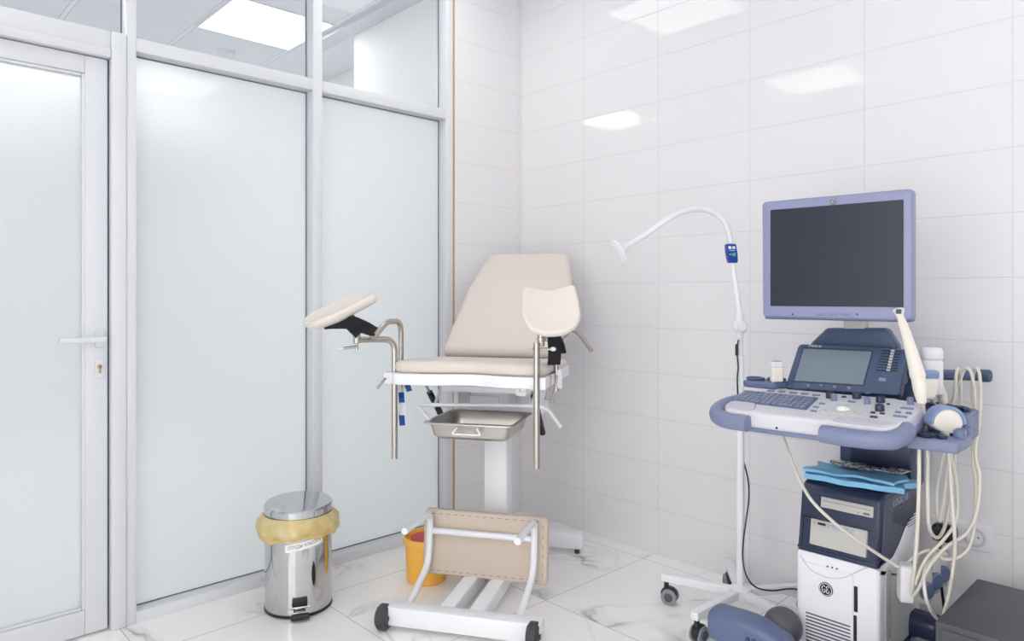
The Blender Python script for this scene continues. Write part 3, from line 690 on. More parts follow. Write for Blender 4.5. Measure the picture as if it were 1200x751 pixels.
# ================================================================== EXAMINATION LAMP
lc = (1.43, -.31, 0)
lamp = thing('examination_lamp', 'white gooseneck examination lamp on a five legged castor stand by the tiled wall', 'lamp', lc)
for ang, ll in ((128, .285), (197, .285), (268, .285), (339, .248), (56, .285)):
    d = Vector((math.cos(math.radians(ang)), math.sin(math.radians(ang)), 0)); Mx = axes((0, 0, 0), d, (-d.y, d.x, 0), (0, 0, 1))
    G().box(.0, ll, -.0145, .0145, .082, .110, .003, Mx).build('stand_leg', 'white_metal', lamp)
    cs = G(); cs.cyl(.009, .055, .084, 12, T(d * (ll - 0.017))); cs.pillow([(-.005 + .031 * math.cos(a * .35), .028 * math.sin(a * .35)) for a in range(18)], -.014, .014, .006, T(d * (ll - 0.023) + Vector((0, 0, .036))) @ axes((0, 0, 0), d, (0, 0, 1), (-d.y * -1, d.x * -1, 0)))
    co = cs.build('caster_housing', 'black', lamp)
    for s in (-1, 1):
        G().cyl(.029, -.007, .007, 24, T(d * (ll - 0.030) + Vector((-d.y, d.x, 0)) * (.015 * s) + Vector((0, 0, .029))) @ frame((0, 0, 0), (-d.y, d.x, 0))).build('wheel', 'grey_plastic', co)
        G().cyl(.017, -.009, .009, 20, T(d * (ll - 0.030) + Vector((-d.y, d.x, 0)) * (.015 * s) + Vector((0, 0, .029))) @ frame((0, 0, 0), (-d.y, d.x, 0))).build('wheel_cap', 'dark_grey', co)
G().lathe([(.036, .078), (.038, .082), (.038, .112), (.022, .120), (.016, .122)], 28).build('hub', 'white_metal', lamp)
pw_ = lambda px, py, d=2.49: W(px, py, d) - Vector(lc)
g = G(); g.tube([(0, 0, .115), (-.001, 0, .93)], .0135, 16); g.build('pole', 'white_metal', lamp)
g = G(); g.tube([(-.001, 0, .92), (-.004, 0, 1.04)], .010, 14); g.build('upper_pole', 'white_metal', lamp)
g = G(); kp = pw_(867, 382); g.ball(kp, .027, 14); g.cyl(.017, -.034, .034, 20, frame(kp, FW)); g.cyl(.015, -.045, .05, 18, T(kp)); g.build('swivel_joint', 'white_plastic', lamp)
g = G(); g.tube([kp + Vector((0, 0, .04)), pw_(858, 303, 2.5)], .0085, 12); g.build('arm_tube', 'white_metal', lamp)
cb = pw_(857, 297, 2.5); ud = (pw_(855.5, 285, 2.5) - cb).normalized(); CM = axes(cb, RT, FW.cross(RT).normalized() * 0 + FW, (0, 0, 1)); CM = T(cb) @ axes((0, 0, 0), RT, -RT.cross(ud).normalized() * -1, ud)
cbx = G(); cbx.pillow(roundpoly([(-.016, -.034), (.016, -.034), (.019, .0), (.0175, .034), (-.0175, .034), (-.019, .0)], [.006, .006, .02, .006, .006, .02], 4), -.014, .014, .004, CM @ R(90, 'X'))
cbo = cbx.build('control_box', 'blue_box', lamp)
sgn = -1 if (CM.to_3x3() @ Vector((0, 1, 0))).dot(FW) > 0 else 1
for (x, z, w, h, mm) in ((-.007, .02, .005, .005, 'white_ink'), (.007, .02, .005, .005, 'white_ink'), (.004, -.004, .0065, .0065, 'green_led'), (-.009, -.004, .002, .002, 'white_ink'), (0, .010, .010, .001, 'white_ink')):
    y = sgn * .0142
    G().box(x - w, x + w, y - .001, y + .001, z - h, z + h, .0008, CM).build('control_key', mm, cbo)
gn = [pw_(856, 285, 2.5), pw_(853.5, 272, 2.5), pw_(847, 258, 2.5), pw_(835, 248.5, 2.5), pw_(820, 245, 2.49), pw_(805, 246.5, 2.48), pw_(790, 252.5, 2.47), pw_(772, 264, 2.46), pw_(752, 278, 2.45), pw_(732, 289.5, 2.44)]
g = G(); g.tube(catmull(gn, 6), .0102, 14); g.build('gooseneck', 'white_plastic', lamp)
hc = pw_(728, 294, 2.44); hd = -RT * .86 + Vector((0, 0, -.46)) - FW * .25
HM = frame(hc, hd)
g = G(); g.lathe([(.010, -.026), (.014, -.018), (.017, -.004), (.030, .004), (.047, .010), (.050, .015), (.048, .019), (.038, .020), (.001, .021)], 32, HM); ho = g.build('lamp_head', 'white_plastic', lamp)
g = G(); g.lathe([(.036, .0195), (.034, .0225), (.001, .024)], 28, HM); g.build('lens', 'white_plastic', ho)
for s in (-1, 1):
    g = G(); g.cyl(.008, -.004, .008, 14, HM @ T((0, s * .038, .008))); g.build('head_knob', 'white_plastic', ho)
# flex running down the pole to the floor
cpts = [pw_(865.5, 398, 2.47), pw_(863.5, 410, 2.47), pw_(865, 430, 2.47), pw_(864, 445, 2.47), pw_(865, 480, 2.48), pw_(865, 520, 2.5), pw_(873, 546, 2.5), pw_(877, 565, 2.5), pw_(877.5, 585, 2.5), pw_(874, 612, 2.48), pw_(871, 635, 2.46), pw_(870.5, 655, 2.44), pw_(875, 675, 2.42), pw_(886, 688, 2.42), pw_(905, 692, 2.43), pw_(930, 690, 2.46), Vector((1.62, -.12, .085)) - Vector(lc), Vector((1.74, -.045, .05)) - Vector(lc), Vector((1.9, -.045, .02)) - Vector(lc)]
g = G(); g.tube(catmull(cpts, 6), .0028, 8); fx = g.build('power_cord', 'black', lamp)
g = G(); g.box(-.0045, .0045, -.005, .005, -.02, .02, .002, T(pw_(863.5, 410, 2.465))); g.build('inline_switch', 'black', fx)

# ================================================================== ULTRASOUND MACHINE
UB = Vector((1.82, -.38, 0))
us = thing('ultrasound_machine', 'white and slate blue ultrasound machine on wheels with monitor and control console', 'ultrasound machine', UB)
bw = dict(parent=us, world=True)
# base
g = G(); g.pillow(dense(rrect(1.72, 1.94, -.62, -.08, .04), .06), .04, .078, .015); g.build('base_plate', 'slate_dark', **bw)
def caster(x, y, ang, m, L=.21, wd=.052, h=.098):
    Mx = T((x, y, 0)) @ R(ang)
    g = G(); o = roundpoly([(-.05, -wd), (L, -wd * .95), (L, wd * .95), (-.05, wd)], [.045, .03, .03, .045], 6)
    g.pillow(dense(o, .03), .072, .072 + h, .03, Mx, warp=lambda p: (p.x, p.y, p.z + (-.02 * max(0, (p.x - .06) / .1) ** 2)))
    c = g.build('caster_cover', m, **bw)
    for s in (-1, 1):
        G().cyl(.050, -.016, .016, 28, Mx @ T((-.0, s * .024, .050)) @ R(90, 'X'), .008).build('wheel', 'grey_plastic', c, world=True)
        G().cyl(.022, -.018, .018, 20, Mx @ T((-.0, s * .024, .050)) @ R(90, 'X'), .003).build('wheel_cap', 'slate', c, world=True)
    return c
c1 = caster(1.545, -.615, 8, 'slate')
g = G()
for k in range(5): g.box(.085 + .018 * k, .093 + .018 * k, -.058, -.044, .085, .125, .002, T((1.545, -.615, 0)) @ R(8))
g.build('cover_rib', 'slate_dark', c1, world=True)
caster(1.985, -.16, 178, 'navy', .12, .045, .08); caster(2.09, -.66, 172, 'slate', .2)
g = G(); g.ball(W(917, 734, 2.17), .058, 14, None, 1.0); g.build('wheel_guard', 'dark_grey', **bw)
# white lower body: side profile swept across, plus a rounded front
FX0, FX1, FY = 1.694, 1.938, -.452
WX = axes((FX0, 0, 0), (0, 1, 0), (0, 0, 1), (1, 0, 0))       # local x = world y, local y = world z, local z = world x
side = [(-.452, .075), (-.452, .354), (-.40, .352), (-.35, .358), (-.28, .392), (-.21, .438), (-.14, .458), (-.085, .462), (-.085, .075)]
g = G(); g.pillow(dense(roundpoly(side, [.01, .004, .05, .05, .06, .06, .04, .01, .01], 3), .05), 0, FX1 - FX0, .014, WX); body = g.build('lower_housing', 'machine_white_lifted', **bw)
def ff(x, z): return Vector((x, FY, z))       # point on the front face
XF_ = axes((0, FY, 0), (1, 0, 0), (0, 0, 1), (0, -1, 0))      # front-face frame: x, z, outwards
def px_front(px, py):
    d = W(px, py, 1) - CAM; t = (FY - CAM.y) / d.y; return CAM + d * t
a0, a1 = px_front(938, 660), px_front(1000, 745)
# inset front panel outline and its smile-shaped seam
g = G(); g.pillow(dense(rrect(a0.x, 1.868, .05 + .03, .322, .012), .05), -.001, .0035, .002, XF_); g.build('front_panel', 'machine_white_lifted', body, world=True)
seam = [px_front(*p) + Vector((0, -.004, 0)) for p in ((938, 650), (950, 666), (962, 673), (975, 677), (990, 676), (1004, 670), (1018, 664))]
g = G(); g.tube(catmull(seam, 6), .0012, 6); g.build('panel_seam', 'seam', body, world=True)
g = G()
for p in ((970, 663.5), (975.5, 664.7), (981, 666.2)):
    q = px_front(*p); g.cyl(.0022, 0, .0045, 10, axes(q, (1, 0, 0), (0, 0, 1), (0, -1, 0)))
g.build('indicator_lights', 'ink', body, world=True)
for p0, p1 in (((1003, 687), (1003, 717)), ((1002, 721), (1002, 751))):
    q0, q1 = px_front(*p0), px_front(*p1); G().box(q0.x - .005, q0.x + .005, FY - .002, FY + .004, q1.z, q0.z, .001).build('air_slot', 'ink', body, world=True)
g = G(); z0 = px_front(945, 716).z; xl, xr = px_front(945, 716).x, px_front(997, 732).x
for k in range(12): g.box(xl, xr, FY - .0045, FY, z0 - .0105 * k - .0042, z0 - .0105 * k, .0005)
g.build('grille', 'dark_grey', body, world=True)
# round badge with curled monogram
def badge(parent, Mx, r, dark='navy', light='white_ink'):
    b = G().lathe([(r, 0), (r, .002), (r * .96, .0028), (.0005, .0028)], 32, Mx).build('badge', dark, parent, world=True)
    g = G(); rg = [(r * .86 * math.cos(2 * PI * k / 40), r * .86 * math.sin(2 * PI * k / 40), .003) for k in range(41)]; g.tube(rg, r * .06, 6, Mx)
    for cur in ([(-.06, .36), (-.24, .50), (-.44, .34), (-.50, .0), (-.42, -.34), (-.22, -.46), (-.07, -.28), (-.10, -.06), (-.28, -.06)],
                [(.46, .33), (.30, .50), (.12, .38), (.13, .16), (.30, .03), (.12, -.10), (.10, -.34), (.30, -.48), (.50, -.32), (.44, -.12)]):
        g.tube([Mx @ Vector((x * r, y * r, .003)) for x, y in [tuple(p)[:2] for p in catmull([(x, y, 0) for x, y in cur], 4)]], r * .06, 6)
    g.build('monogram', light, b, world=True)
bq = px_front(968.5, 690); badge(body, axes(bq + Vector((0, -.0035, 0)), (1, 0, 0), (0, 0, 1), (0, -1, 0)), .021, 'ink', 'white_ink')
# right-hand recessed grip on the white side
g = G(); g.pillow(roundpoly([(-.405, .13), (-.36, .13), (-.36, .335), (-.405, .335)], .014, 4), 0, .004, .002, axes((FX1 - .001, 0, 0), (0, 1, 0), (0, 0, 1), (1, 0, 0))); g.build('side_recess', 'drive', body, world=True)
# navy drive bay with sloping front
bay = [(-.449, .352), (-.418, .545), (-.395, .563), (-.09, .563), (-.09, .352)]
g = G(); g.pillow(dense(roundpoly(bay, [.004, .03, .05, .02, .005], 4), .06), .002, FX1 - FX0 - .003, .012, WX); bayo = g.build('drive_bay', 'navy', **bw)
SM = axes((FX0, -.449, .352), (1, 0, 0), (0, .031, .193), (0, -.193, .031))      # sloping face frame
BWd = FX1 - FX0
def slp(px, py):
    n = SM.to_3x3() @ Vector((0, 0, 1)); d = W(px, py, 1) - CAM; t = (SM.translation - CAM).dot(n) / d.dot(n); return SM.inverted() @ (CAM + d * t)
fr1 = G()
for a in ((.01, BWd - .01, .100, .106), (.01, .016, .014, .1), (BWd - .016, BWd - .01, .014, .1), (.01, BWd - .01, .010, .016)): fr1.box(*a, -.002, .005, .002, SM)
fr1.build('bay_surround', 'navy', bayo, world=True)
q = [slp(963, 580), slp(1023, 607)]
d1 = G(); d1.box(q[0].x, q[1].x + .001, q[1].y, q[0].y - .004, -.002, .004, .002, SM); do = d1.build('disc_drive', 'drive', bayo, world=True)
zy = (q[0].y + q[1].y) / 2
g = G(); g.box(q[0].x + .006, q[1].x - .006, zy + .002, zy + .0032, .003, .0046, 0, SM); g.box(q[1].x - .026, q[1].x - .008, q[1].y + .005, q[1].y + .011, .003, .0048, 0, SM); g.box(q[1].x - .042, q[1].x - .038, q[1].y + .006, q[1].y + .009, .003, .0048, 0, SM)
g.build('drive_groove', 'drive_line', do, world=True)
q = [slp(952, 606), slp(1016, 655)]
d2 = G(); d2.box(q[0].x, q[1].x, q[1].y + .004, q[0].y - .002, -.002, .010, .002, SM); ro = d2.build('recorder', 'drive', bayo, world=True)
g = G(); yy = q[0].y - .012
for k in range(7):
    xx = q[0].x + .008 + k * .018; g.box(xx, xx + (.014 if k else .008), yy - .005 - .0, yy + .004, .009, .0112, .0004, SM)
g.box(q[0].x, q[1].x, yy - .0095, yy - .0085, .009, .0104, 0, SM); g.build('recorder_key', 'grey_ink', ro, world=True)
g = G(); g.box(q[0].x + .022, q[0].x + .046, yy - .004, yy + .003, .0095, .0118, .0004, SM); g.build('recorder_slot', 'ink', ro, world=True)
# side panel lettering and louvres
SIDE = axes((FX1 - .002, 0, 0), (0, 1, 0), (0, 0, 1), (1, 0, 0))
g = G(); g.pillow(dense(roundpoly([(-.425, .375), (-.395, .545), (-.10, .545), (-.10, .470), (-.2, .450), (-.29, .398), (-.36, .366)], .01, 3), .06), -.004, .001, .001, SIDE); sp_ = g.build('side_panel', 'side_grey', bayo, world=True)
text('side_lettering', 'LOGIQ S8', .030, 'grey_ink', sp_, WORLD[us.name].inverted() @ SIDE @ T((-.335, .520, .0016)), .0003, 'LEFT')
g = G()
for k in range(11): g.box(-.33 + .0, -.13, .410 + .008 * k + (0 if k > 4 else .0), .4125 + .008 * k, .0, .0022, 0, SIDE @ T((0, .012, 0))) if k > 4 else g.box(-.30 + .045 * (4 - k) * .5, -.13, .410 + .008 * k, .4125 + .008 * k, .0, .0022, 0, SIDE @ T((0, .012, 0)))
g.build('side_louvre', 'navy', sp_, world=True)
# rear column up to the console
g = G(); g.box(1.735, 1.955, -.225, -.10, .54, .80, .012); col = g.build('column', 'slate_dark', **bw)
g = G(); g.box(1.775, 1.955, -.235, -.22, .575, .765, .006); g.build('column_cover', 'navy', col, world=True)
g = G(); g.box(1.72, 2.02, -.62, -.12, .735, .775, .02); g.build('console_arm', 'navy', **bw)

def W3(px, py, y):
    d = W(px, py, 1) - CAM; t = (y - CAM.y) / d.y; return CAM + d * t
# ---- console: tilted tray
ca = math.radians(4.0); cx_ = Vector((math.cos(ca), math.sin(ca), 0)); cyh = Vector((-math.sin(ca), math.cos(ca), 0))
tl = math.radians(9.0); cy_ = cyh * math.cos(tl) + Vector((0, 0, math.sin(tl))); cz_ = cx_.cross(cy_)
CO = Vector((1.880, -.80, .824)); KM = axes(CO, cx_, cy_, cz_); KI = KM.inverted()
def cons(px, py, h=0):
    d = W(px, py, 1) - CAM; t = (CO + cz_ * h - CAM).dot(cz_) / d.dot(cz_); return KI @ (CAM + d * t)
tray = roundpoly([(-.225, .0), (.205, -.0), (.215, .06), (.222, .245), (.13, .262), (-.175, .262), (-.250, .17), (-.25, .055)], [.05, .04, .03, .03, .02, .03, .05, .03], 6)
g = G(); g.pillow(dense(tray, .04), -.045, 0, .012, KM, rt=.012); con = g.build('console', 'machine_white_dim', **bw)
g = G(); g.pillow(dense(roundpoly([(-.225, .012), (.206, .010), (.218, .06), (.226, .25), (.13, .275), (-.19, .275), (-.25, .18), (-.25, .06)], .04, 5), .05), -.062, -.034, .01, KM); g.build('console_tray', 'slate_mid', con, world=True)
# hand grips
for s, pts in ((-1, [(-.245, .155, -.02), (-.268, .11, -.022), (-.272, .06, -.024), (-.255, .016, -.026), (-.215, -.012, -.027), (-.15, -.018, -.027)]),
               (1, [(.045, -.020, -.027), (.11, -.026, -.027), (.165, -.022, -.027), (.200, -.006, -.026), (.216, .03, -.024), (.218, .065, -.022)])):
    c = catmull(pts, 6); g = G()
    # flattened bar section
    P = [Vector(p) for p in c]; N_ = len(P); Vv = []; Ff = []; m_ = 14
    for i in range(N_):
        t = (P[min(i + 1, N_ - 1)] - P[max(i - 1, 0)]).normalized(); sd = t.cross(Vector((0, 0, 1))).normalized()
        for k in range(m_):
            a = 2 * PI * k / m_; Vv.append(P[i] + sd * (.022 * math.cos(a)) + Vector((0, 0, .022 * (abs(math.sin(a)) ** .7) * (1 if math.sin(a) > 0 else -1))))
    for i in range(N_ - 1):
        for k in range(m_): Ff.append((i * m_ + k, i * m_ + (k + 1) % m_, (i + 1) * m_ + (k + 1) % m_, (i + 1) * m_ + k))
    Ff += [tuple(range(m_))[::-1], tuple(range((N_ - 1) * m_, N_ * m_))]
    g.add(Vv, Ff, KM); g.build('hand_grip', 'slate_mid', **bw)
# palm rest inlays
g = G(); g.pillow(roundpoly([(-.235, .02), (-.165, .008), (-.15, .03), (-.165, .075), (-.235, .105)], .02, 4), -.001, .0025, .0015, KM); g.build('palm_rest', 'palm', con, world=True)
g = G(); g.pillow(roundpoly([(.055, .006), (.18, .006), (.2, .03), (.19, .048), (.075, .05)], .018, 4), -.001, .0025, .0015, KM); g.build('palm_rest', 'palm', con, world=True)
# keyboard
k0, k1, k2, k3 = cons(858, 470), cons(873, 458.5), cons(959, 467), cons(945, 480.5)
kb = G(); kb.prism([(p.x, p.y) for p in (k0, k3, k2, k1)], -.001, .003, KM); kbo = kb.build('keyboard', 'slate', con, world=True)
kg = G()
for r_ in range(5):
    for c_ in range(13):
        def bl_(a, b): return k0.lerp(k3, a).lerp(k1.lerp(k2, a), b)
        a0_, a1_ = .015 + c_ / 13 * .97, .015 + (c_ + .86) / 13 * .97; b0_, b1_ = .03 + r_ / 5 * .95, .03 + (r_ + .8) / 5 * .95
        q4 = [bl_(a0_, b0_), bl_(a1_, b0_), bl_(a1_, b1_), bl_(a0_, b1_)]
        kg.prism([(p.x, p.y) for p in q4], .003, .0062, KM)
kg.build('key_field', 'slate_mid', kbo, world=True)
# knobs, buttons, trackball
def knob(px, py, r, h, m):
    p = cons(px, py); return G().lathe([(r * 1.02, 0), (r * .98, h * .8), (r * .85, h), (.0005, h)], 20, KM @ T((p.x, p.y, 0))).build('control_knob', m, con, world=True)
for px, py in ((932.5, 452.5), (948, 454.5), (963, 455.5), (979, 457), (995.5, 458.5)): knob(px, py, .0068, .014, 'slate_mid')
for px, py in ((973, 466), (1004, 466.5), (1032, 471), (1031, 481)): knob(px, py, .0115, .016, 'navy')
for px, py in ((977.5, 469), (1016.5, 473), (1067, 473.5)): knob(px, py, .0085, .018, 'slate_mid')
def button(px, py, w, h, m, r=.003):
    p = cons(px, py); G().pillow(rrect(-w, w, -h, h, min(r, h * .8), 3), 0, .004, .0015, KM @ T((p.x, p.y, -.0005))).build('button', m, con, world=True)
for px, py in ((903.5, 458.5), (916.5, 459.5), (929.5, 460.8), (943, 462), (956.5, 463.5)): button(px, py, .0105, .005, 'slate_mid')
for px, py in ((963.5, 473.5), (956, 477.5), (953.5, 482)): button(px, py, .0075, .0048, 'slate_mid')
for px, py, w, h in ((989, 465.5, .006, .005), (1023, 484, .006, .0045), (1034, 485, .006, .0045), (1024, 489, .009, .005), (1041, 474, .004, .004)): button(px, py, w, h, 'navy')
for px, py, w, h in ((998, 471, .010, .005), (1063, 479, .016, .004), (1052.5, 483.5, .007, .005), (1065, 484.5, .007, .005), (1055, 488.5, .016, .005), (1017, 461, .007, .004), (1030, 461.5, .012, .004)): button(px, py, w, h, 'slate_mid')
for px, py, w, h in ((988, 475.2, .020, .0025), (981, 487.2, .020, .0035), (966, 481, .006, .012), (1006, 483.5, .008, .010)): button(px, py, w, h, 'drive')
p = cons(988, 481); g = G().lathe([(.027, 0), (.026, .003), (.020, .004), (.001, .004)], 32, KM @ T((p.x, p.y, 0))); tb = g.build('trackball_ring', 'drive', con, world=True)
g = G().ball((p.x, p.y, .0), .018, 12, KM, .7); g.build('trackball', 'white_plastic', con, world=True)
for px, py in ((910, 501),):
    p = cons(px, py); G().cyl(.003, -.001, .003, 10, KM @ T((p.x, p.y, -.002))).build('jack_mark', 'ink', con, world=True)
# touch panel
def onplane(px, py, o, n):
    d = W(px, py, 1) - CAM; t = (o - CAM).dot(n) / d.dot(n); return CAM + d * t
tpb = CO + cy_ * .274 + cz_ * -.002
ta = math.radians(64); ty = cyh * math.cos(ta) + Vector((0, 0, math.sin(ta))); tn = cx_.cross(ty)
def tpl(px, py): return axes(tpb, cx_, ty, tn).inverted() @ onplane(px, py, tpb, tn)
TM = axes(tpb, cx_, ty, tn)
co_ = [tpl(919, 455), tpl(1054, 463), tpl(1064, 409), tpl(936, 402.5)]
g = G(); g.pillow(dense(roundpoly([(p.x, p.y) for p in co_], [.01, .012, .01, .016], 5), .05), -.035, .0, .005, TM); tp = g.build('touch_panel', 'slate_dark', **bw)
so = [tpl(931, 446), tpl(1011, 451), tpl(1022, 412), tpl(942, 408.5)]
g = G(); g.prism([(p.x, p.y) for p in so], -.001, .0012, TM); g.build('touch_screen', 'touch', tp, world=True)
g = G(); se = [tpl(929.5, 447.5), tpl(1012.5, 452.5), tpl(1024, 411), tpl(941, 407)]; g.prism([(p.x, p.y) for p in se], -.001, .0006, TM); g.build('screen_edge', 'navy', tp, world=True)
for k in range(8):
    y = 410.5 + k * 3.25; a = tpl(1032 - k * 1.0 + 1.5, y + .3); b = tpl(1055 - k * .7 + 1, y + 1.6); c = tpl(1046.5 - k * .75, y + 1)
    g = G(); g.tube([(a.x, a.y, .0005), (b.x, b.y, .0005)], .0014, 6, TM); so_ = g.build('slider_slot', 'ink', tp, world=True)
    g = G(); g.box(c.x - .0045, c.x + .0045, c.y - .0028, c.y + .0028, 0, .005, .001, TM); g.build('slider_cap', 'drive', so_, world=True)
c = tpl(1034, 445); g = G(); g.box(c.x - .009, c.x + .009, c.y - .005, c.y + .005, 0, .003, .001, TM); g.build('power_button', 'bezel', tp, world=True)
c = tpl(955, 405.6); text('model_lettering', 'LOGIQ S8', .0085, 'white_ink', tp, WORLD[us.name].inverted() @ TM @ T((c.x, c.y, .0006)), .0002)
# monitor
ma = math.radians(5.5); mx = Vector((math.cos(ma), math.sin(ma), 0)); my = Vector((0, 0, 1)); mn = mx.cross(my)
mo = W(982.5, 299, 1.965); MM = axes(mo, mx, my, mn); MI = MM.inverted()
def mp(px, py): return MI @ onplane(px, py, mo, mn)
oc = [mp(893.5, 371.5), mp(1069.5, 376.5), mp(1069.5, 220.5), mp(892.5, 236.5)]
mpoly = roundpoly([(p.x, p.y) for p in oc], .014, 5)
g = G(); g.pillow(dense(mpoly, .05), -.045, .0, .008, MM); mon = g.build('monitor', 'bezel', **bw)
g = G(); g.pillow(dense([(x * .8, y * .8) for x, y in mpoly], .05), -.075, -.04, .02, MM); g.build('monitor_back', 'slate', mon, world=True)
g = G(); lo = [mp(896, 369), mp(1070, 374)]; g.pillow(dense(rrect(oc[0].x + .004, oc[1].x - .004, oc[0].y - .006, oc[0].y + .012, .006), .05), -.05, -.004, .006, MM); g.build('lower_lip', 'slate', mon, world=True)
sc4 = [mp(903, 359), mp(1059, 359.5), mp(1059, 234), mp(903, 246)]
x0_, x1_, y0_, y1_ = sc4[0].x, sc4[1].x, (sc4[0].y + sc4[1].y) / 2, (sc4[2].y + sc4[3].y) / 2
g = G(); g.prism(rrect(x0_, x1_, y0_, y1_, .003, 2), -.002, .0012, MM); g.build('screen', 'screen', mon, world=True)
for px in (961.5, 976, 990.5):
    c = mp(px, 368.5); g = G(); g.pillow(rrect(c.x - .0135, c.x + .0135, c.y - .0032, c.y + .0032, .003, 3), -.001, .002, .001, MM); g.build('menu_button', 'slate_mid', mon, world=True)
for px in (929, 1004.5):
    c = mp(px, 368.3); g = G(); g.cyl(.0025, -.001, .0015, 10, MM @ T((c.x, c.y, 0))); g.build('indicator', 'ink', mon, world=True)
c = mp(975.5, 236); badge(mon, MM @ T((c.x, c.y, .0)), .0095, 'ink', 'white_ink')
# neck
ny = -.392
def np_(px, py): return W3(px, py, ny)
na, nb2, nc, nd = np_(948, 407), np_(1054, 412), np_(1040, 384), np_(970, 384)
NM = axes((0, ny, 0), (1, 0, 0), (0, 0, 1), (0, -1, 0))
g = G(); g.pillow(dense(roundpoly([(na.x - .035, na.z - .10), (nb2.x + .02, nb2.z - .10), (nb2.x - .003, nb2.z + .02), (nc.x, nc.z), (nd.x, nd.z), (na.x + .01, na.z + .015)], [.02, .02, .03, .02, .02, .03], 4), .05), -.03, .015, .012, NM); g.build('neck_cover', 'slate_dark', **bw)
g = G(); nt_ = np_(1002, 384); g.box(nt_.x - .032, nt_.x + .032, ny - .01, ny + .028, nt_.z - .03, nt_.z + .14, .006); g.box(nt_.x - .028, nt_.x + .028, ny - .135, ny, nt_.z + .05, nt_.z + .12, .005); g.build('neck', 'drive', **bw)
# left holder
g = G(); hl = [cons(866, 456), cons(905, 449)]
lm = W(893, 446, 2.16)
g = G(); g.pillow(dense(roundpoly([(-.055, -.025), (.05, -.025), (.075, .05), (-.02, .065), (-.055, .02)], .025, 4), .03), -.022, .0, .008, axes(lm, cx_, cyh, (0, 0, 1))); hol = g.build('probe_holder', 'slate', **bw)
for x, y in ((-.022, .004), (.034, .028)):
    g = G(); rg = [(x + .023 * math.cos(2 * PI * k / 24), y + .019 * math.sin(2 * PI * k / 24), .004) for k in range(25)]; g.tube(rg, .006, 8, axes(lm, cx_, cyh, (0, 0, 1))); g.build('holder_cup', 'slate_dark', hol, world=True)
# right holder: stepped block with cups
rh = axes((2.125, -.575, .786), cx_, cyh, (0, 0, 1))
g = G(); g.pillow(dense(roundpoly([(-.06, -.075), (.055, -.075), (.062, .06), (-.06, .075)], .014, 4), .03), -.03, .0, .008, rh); rho = g.build('probe_holder', 'slate_mid', **bw)
g = G(); g.pillow(dense(roundpoly([(-.06, .06), (.05, .06), (.05, .24), (-.075, .24)], .02, 4), .03), -.03, .045, .008, rh); g.build('holder_block', 'slate', rho, world=True)
for x, y, z in ((-.008, -.038, .002), (.0, .03, .002), (-.055, .115, .048), (.008, .165, .048), (-.04, .20, .048)):
    g = G(); rg = [(x + .026 * math.cos(a), y + .020 * math.sin(a), z) for a in [math.radians(20 + 320 * k / 24 - 90 + 20) for k in range(25)]]; g.tube(rg, .008, 8, rh); g.cyl(.022, z - .02, z - .001, 20, rh @ T((x, y, 0)), .001); g.build('holder_cup', 'navy', rho, world=True)
for x, y in ((.045, .06), (.045, .0), (-.03, .09)):
    g = G(); g.box(x - .013, x + .013, y - .016, y + .016, -.03, .022, .006, rh); g.build('holder_clip', 'slate', rho, world=True)
g = G(); g.box(2.02, 2.10, -.60, -.35, .755, .78, .008); g.build('holder_bracket', 'navy', **bw)
# cable hook bar at the back
g = G(); b0_, b1_ = W3(1066, 438, -.17), W3(1162, 440.5, -.17)
g.cyl(.016, 0, (b1_ - b0_).length, 20, frame(b0_, b1_ - b0_), .004); hk = g.build('cable_hook', 'slate', **bw)
g = G(); g.cyl(.019, 0, .032, 20, frame(b1_ - (b1_ - b0_).normalized() * .032, b1_ - b0_), .005); g.build('hook_cap', 'slate_dark', hk, world=True)
g = G(); g.box(1.90, 1.96, -.2, -.12, .74, .92, .01); g.build('hook_post', 'slate_dark', **bw)

# ---- probes: each with its own cable and plug
def cable(par, pts, r=.0046):
    g = G(); g.tube(catmull([Vector(p) for p in pts], 8), r, 10); return g.build('cable', 'cream_cable', par, world=True)
def plug(par, p, ang=0, white=False):
    Mx = T(p) @ R(ang)
    g = G(); g.pillow(dense(roundpoly([(-.026, -.055), (.026, -.055), (.030, .05), (-.02, .055)], .014, 4), .03), -.018, .018, .007, Mx @ R(90, 'X') @ R(0, 'Y')); o = g.build('plug', 'white_plastic' if white else 'drive', par, world=True)
    if not white:
        g = G(); g.cyl(.026, 0, .018, 20, Mx @ T((.02, -.01, -.01)) @ R(90, 'Y'), .005); g.build('lock_knob', 'slate', o, world=True)
def Wl(*a): return [W(*p) for p in a]
# tall endocavity probe
pt = thing('ultrasound_probe', 'tall slim cream endocavity probe standing upright beside the touch panel', 'probe', W(1076, 470, 1.88), 0, 'ultrasound probes')
axp = [W(1080, 472, 1.81), W(1077, 450, 1.81), W(1074.5, 436, 1.81), W(1068, 412, 1.80), W(1061, 388, 1.79), W(1055.5, 372, 1.775), W(1053, 363, 1.77)]
g = G(); c_ = catmull(axp, 6); rad = []
for i in range(len(c_)):
    t = i / (len(c_) - 1); rad.append(.011 + t * .045 if t < .12 else (.0165 if t < .26 else (.0185 if t < .36 else .0175 - (t - .36) / .48 * .0095 if t < .84 else (.008 + (t - .84) * .035))))
g.tube(c_, rad, 18); g.build('handle', 'cream', pt, world=True)
g = G(); g.box(-.0055, .0055, -.003, .006, -.006, .006, .002, T(W(1053.5, 365, 1.759)) @ R(46)); g.build('lens', 'dark_grey', pt, world=True)
cable(pt, Wl((1081, 471, 1.81), (1084, 490, 1.84), (1087, 530, 1.88), (1087, 580, 1.87), (1089, 618, 1.9), (1098, 630, 1.95), (1106, 620, 1.99), (1112, 595, 2.03), (1116, 560, 2.06), (1124, 500, 2.09), (1126, 450, 2.08), (1124, 434, 2.06), (1121, 436, 2.03), (1118, 470, 2.04)))
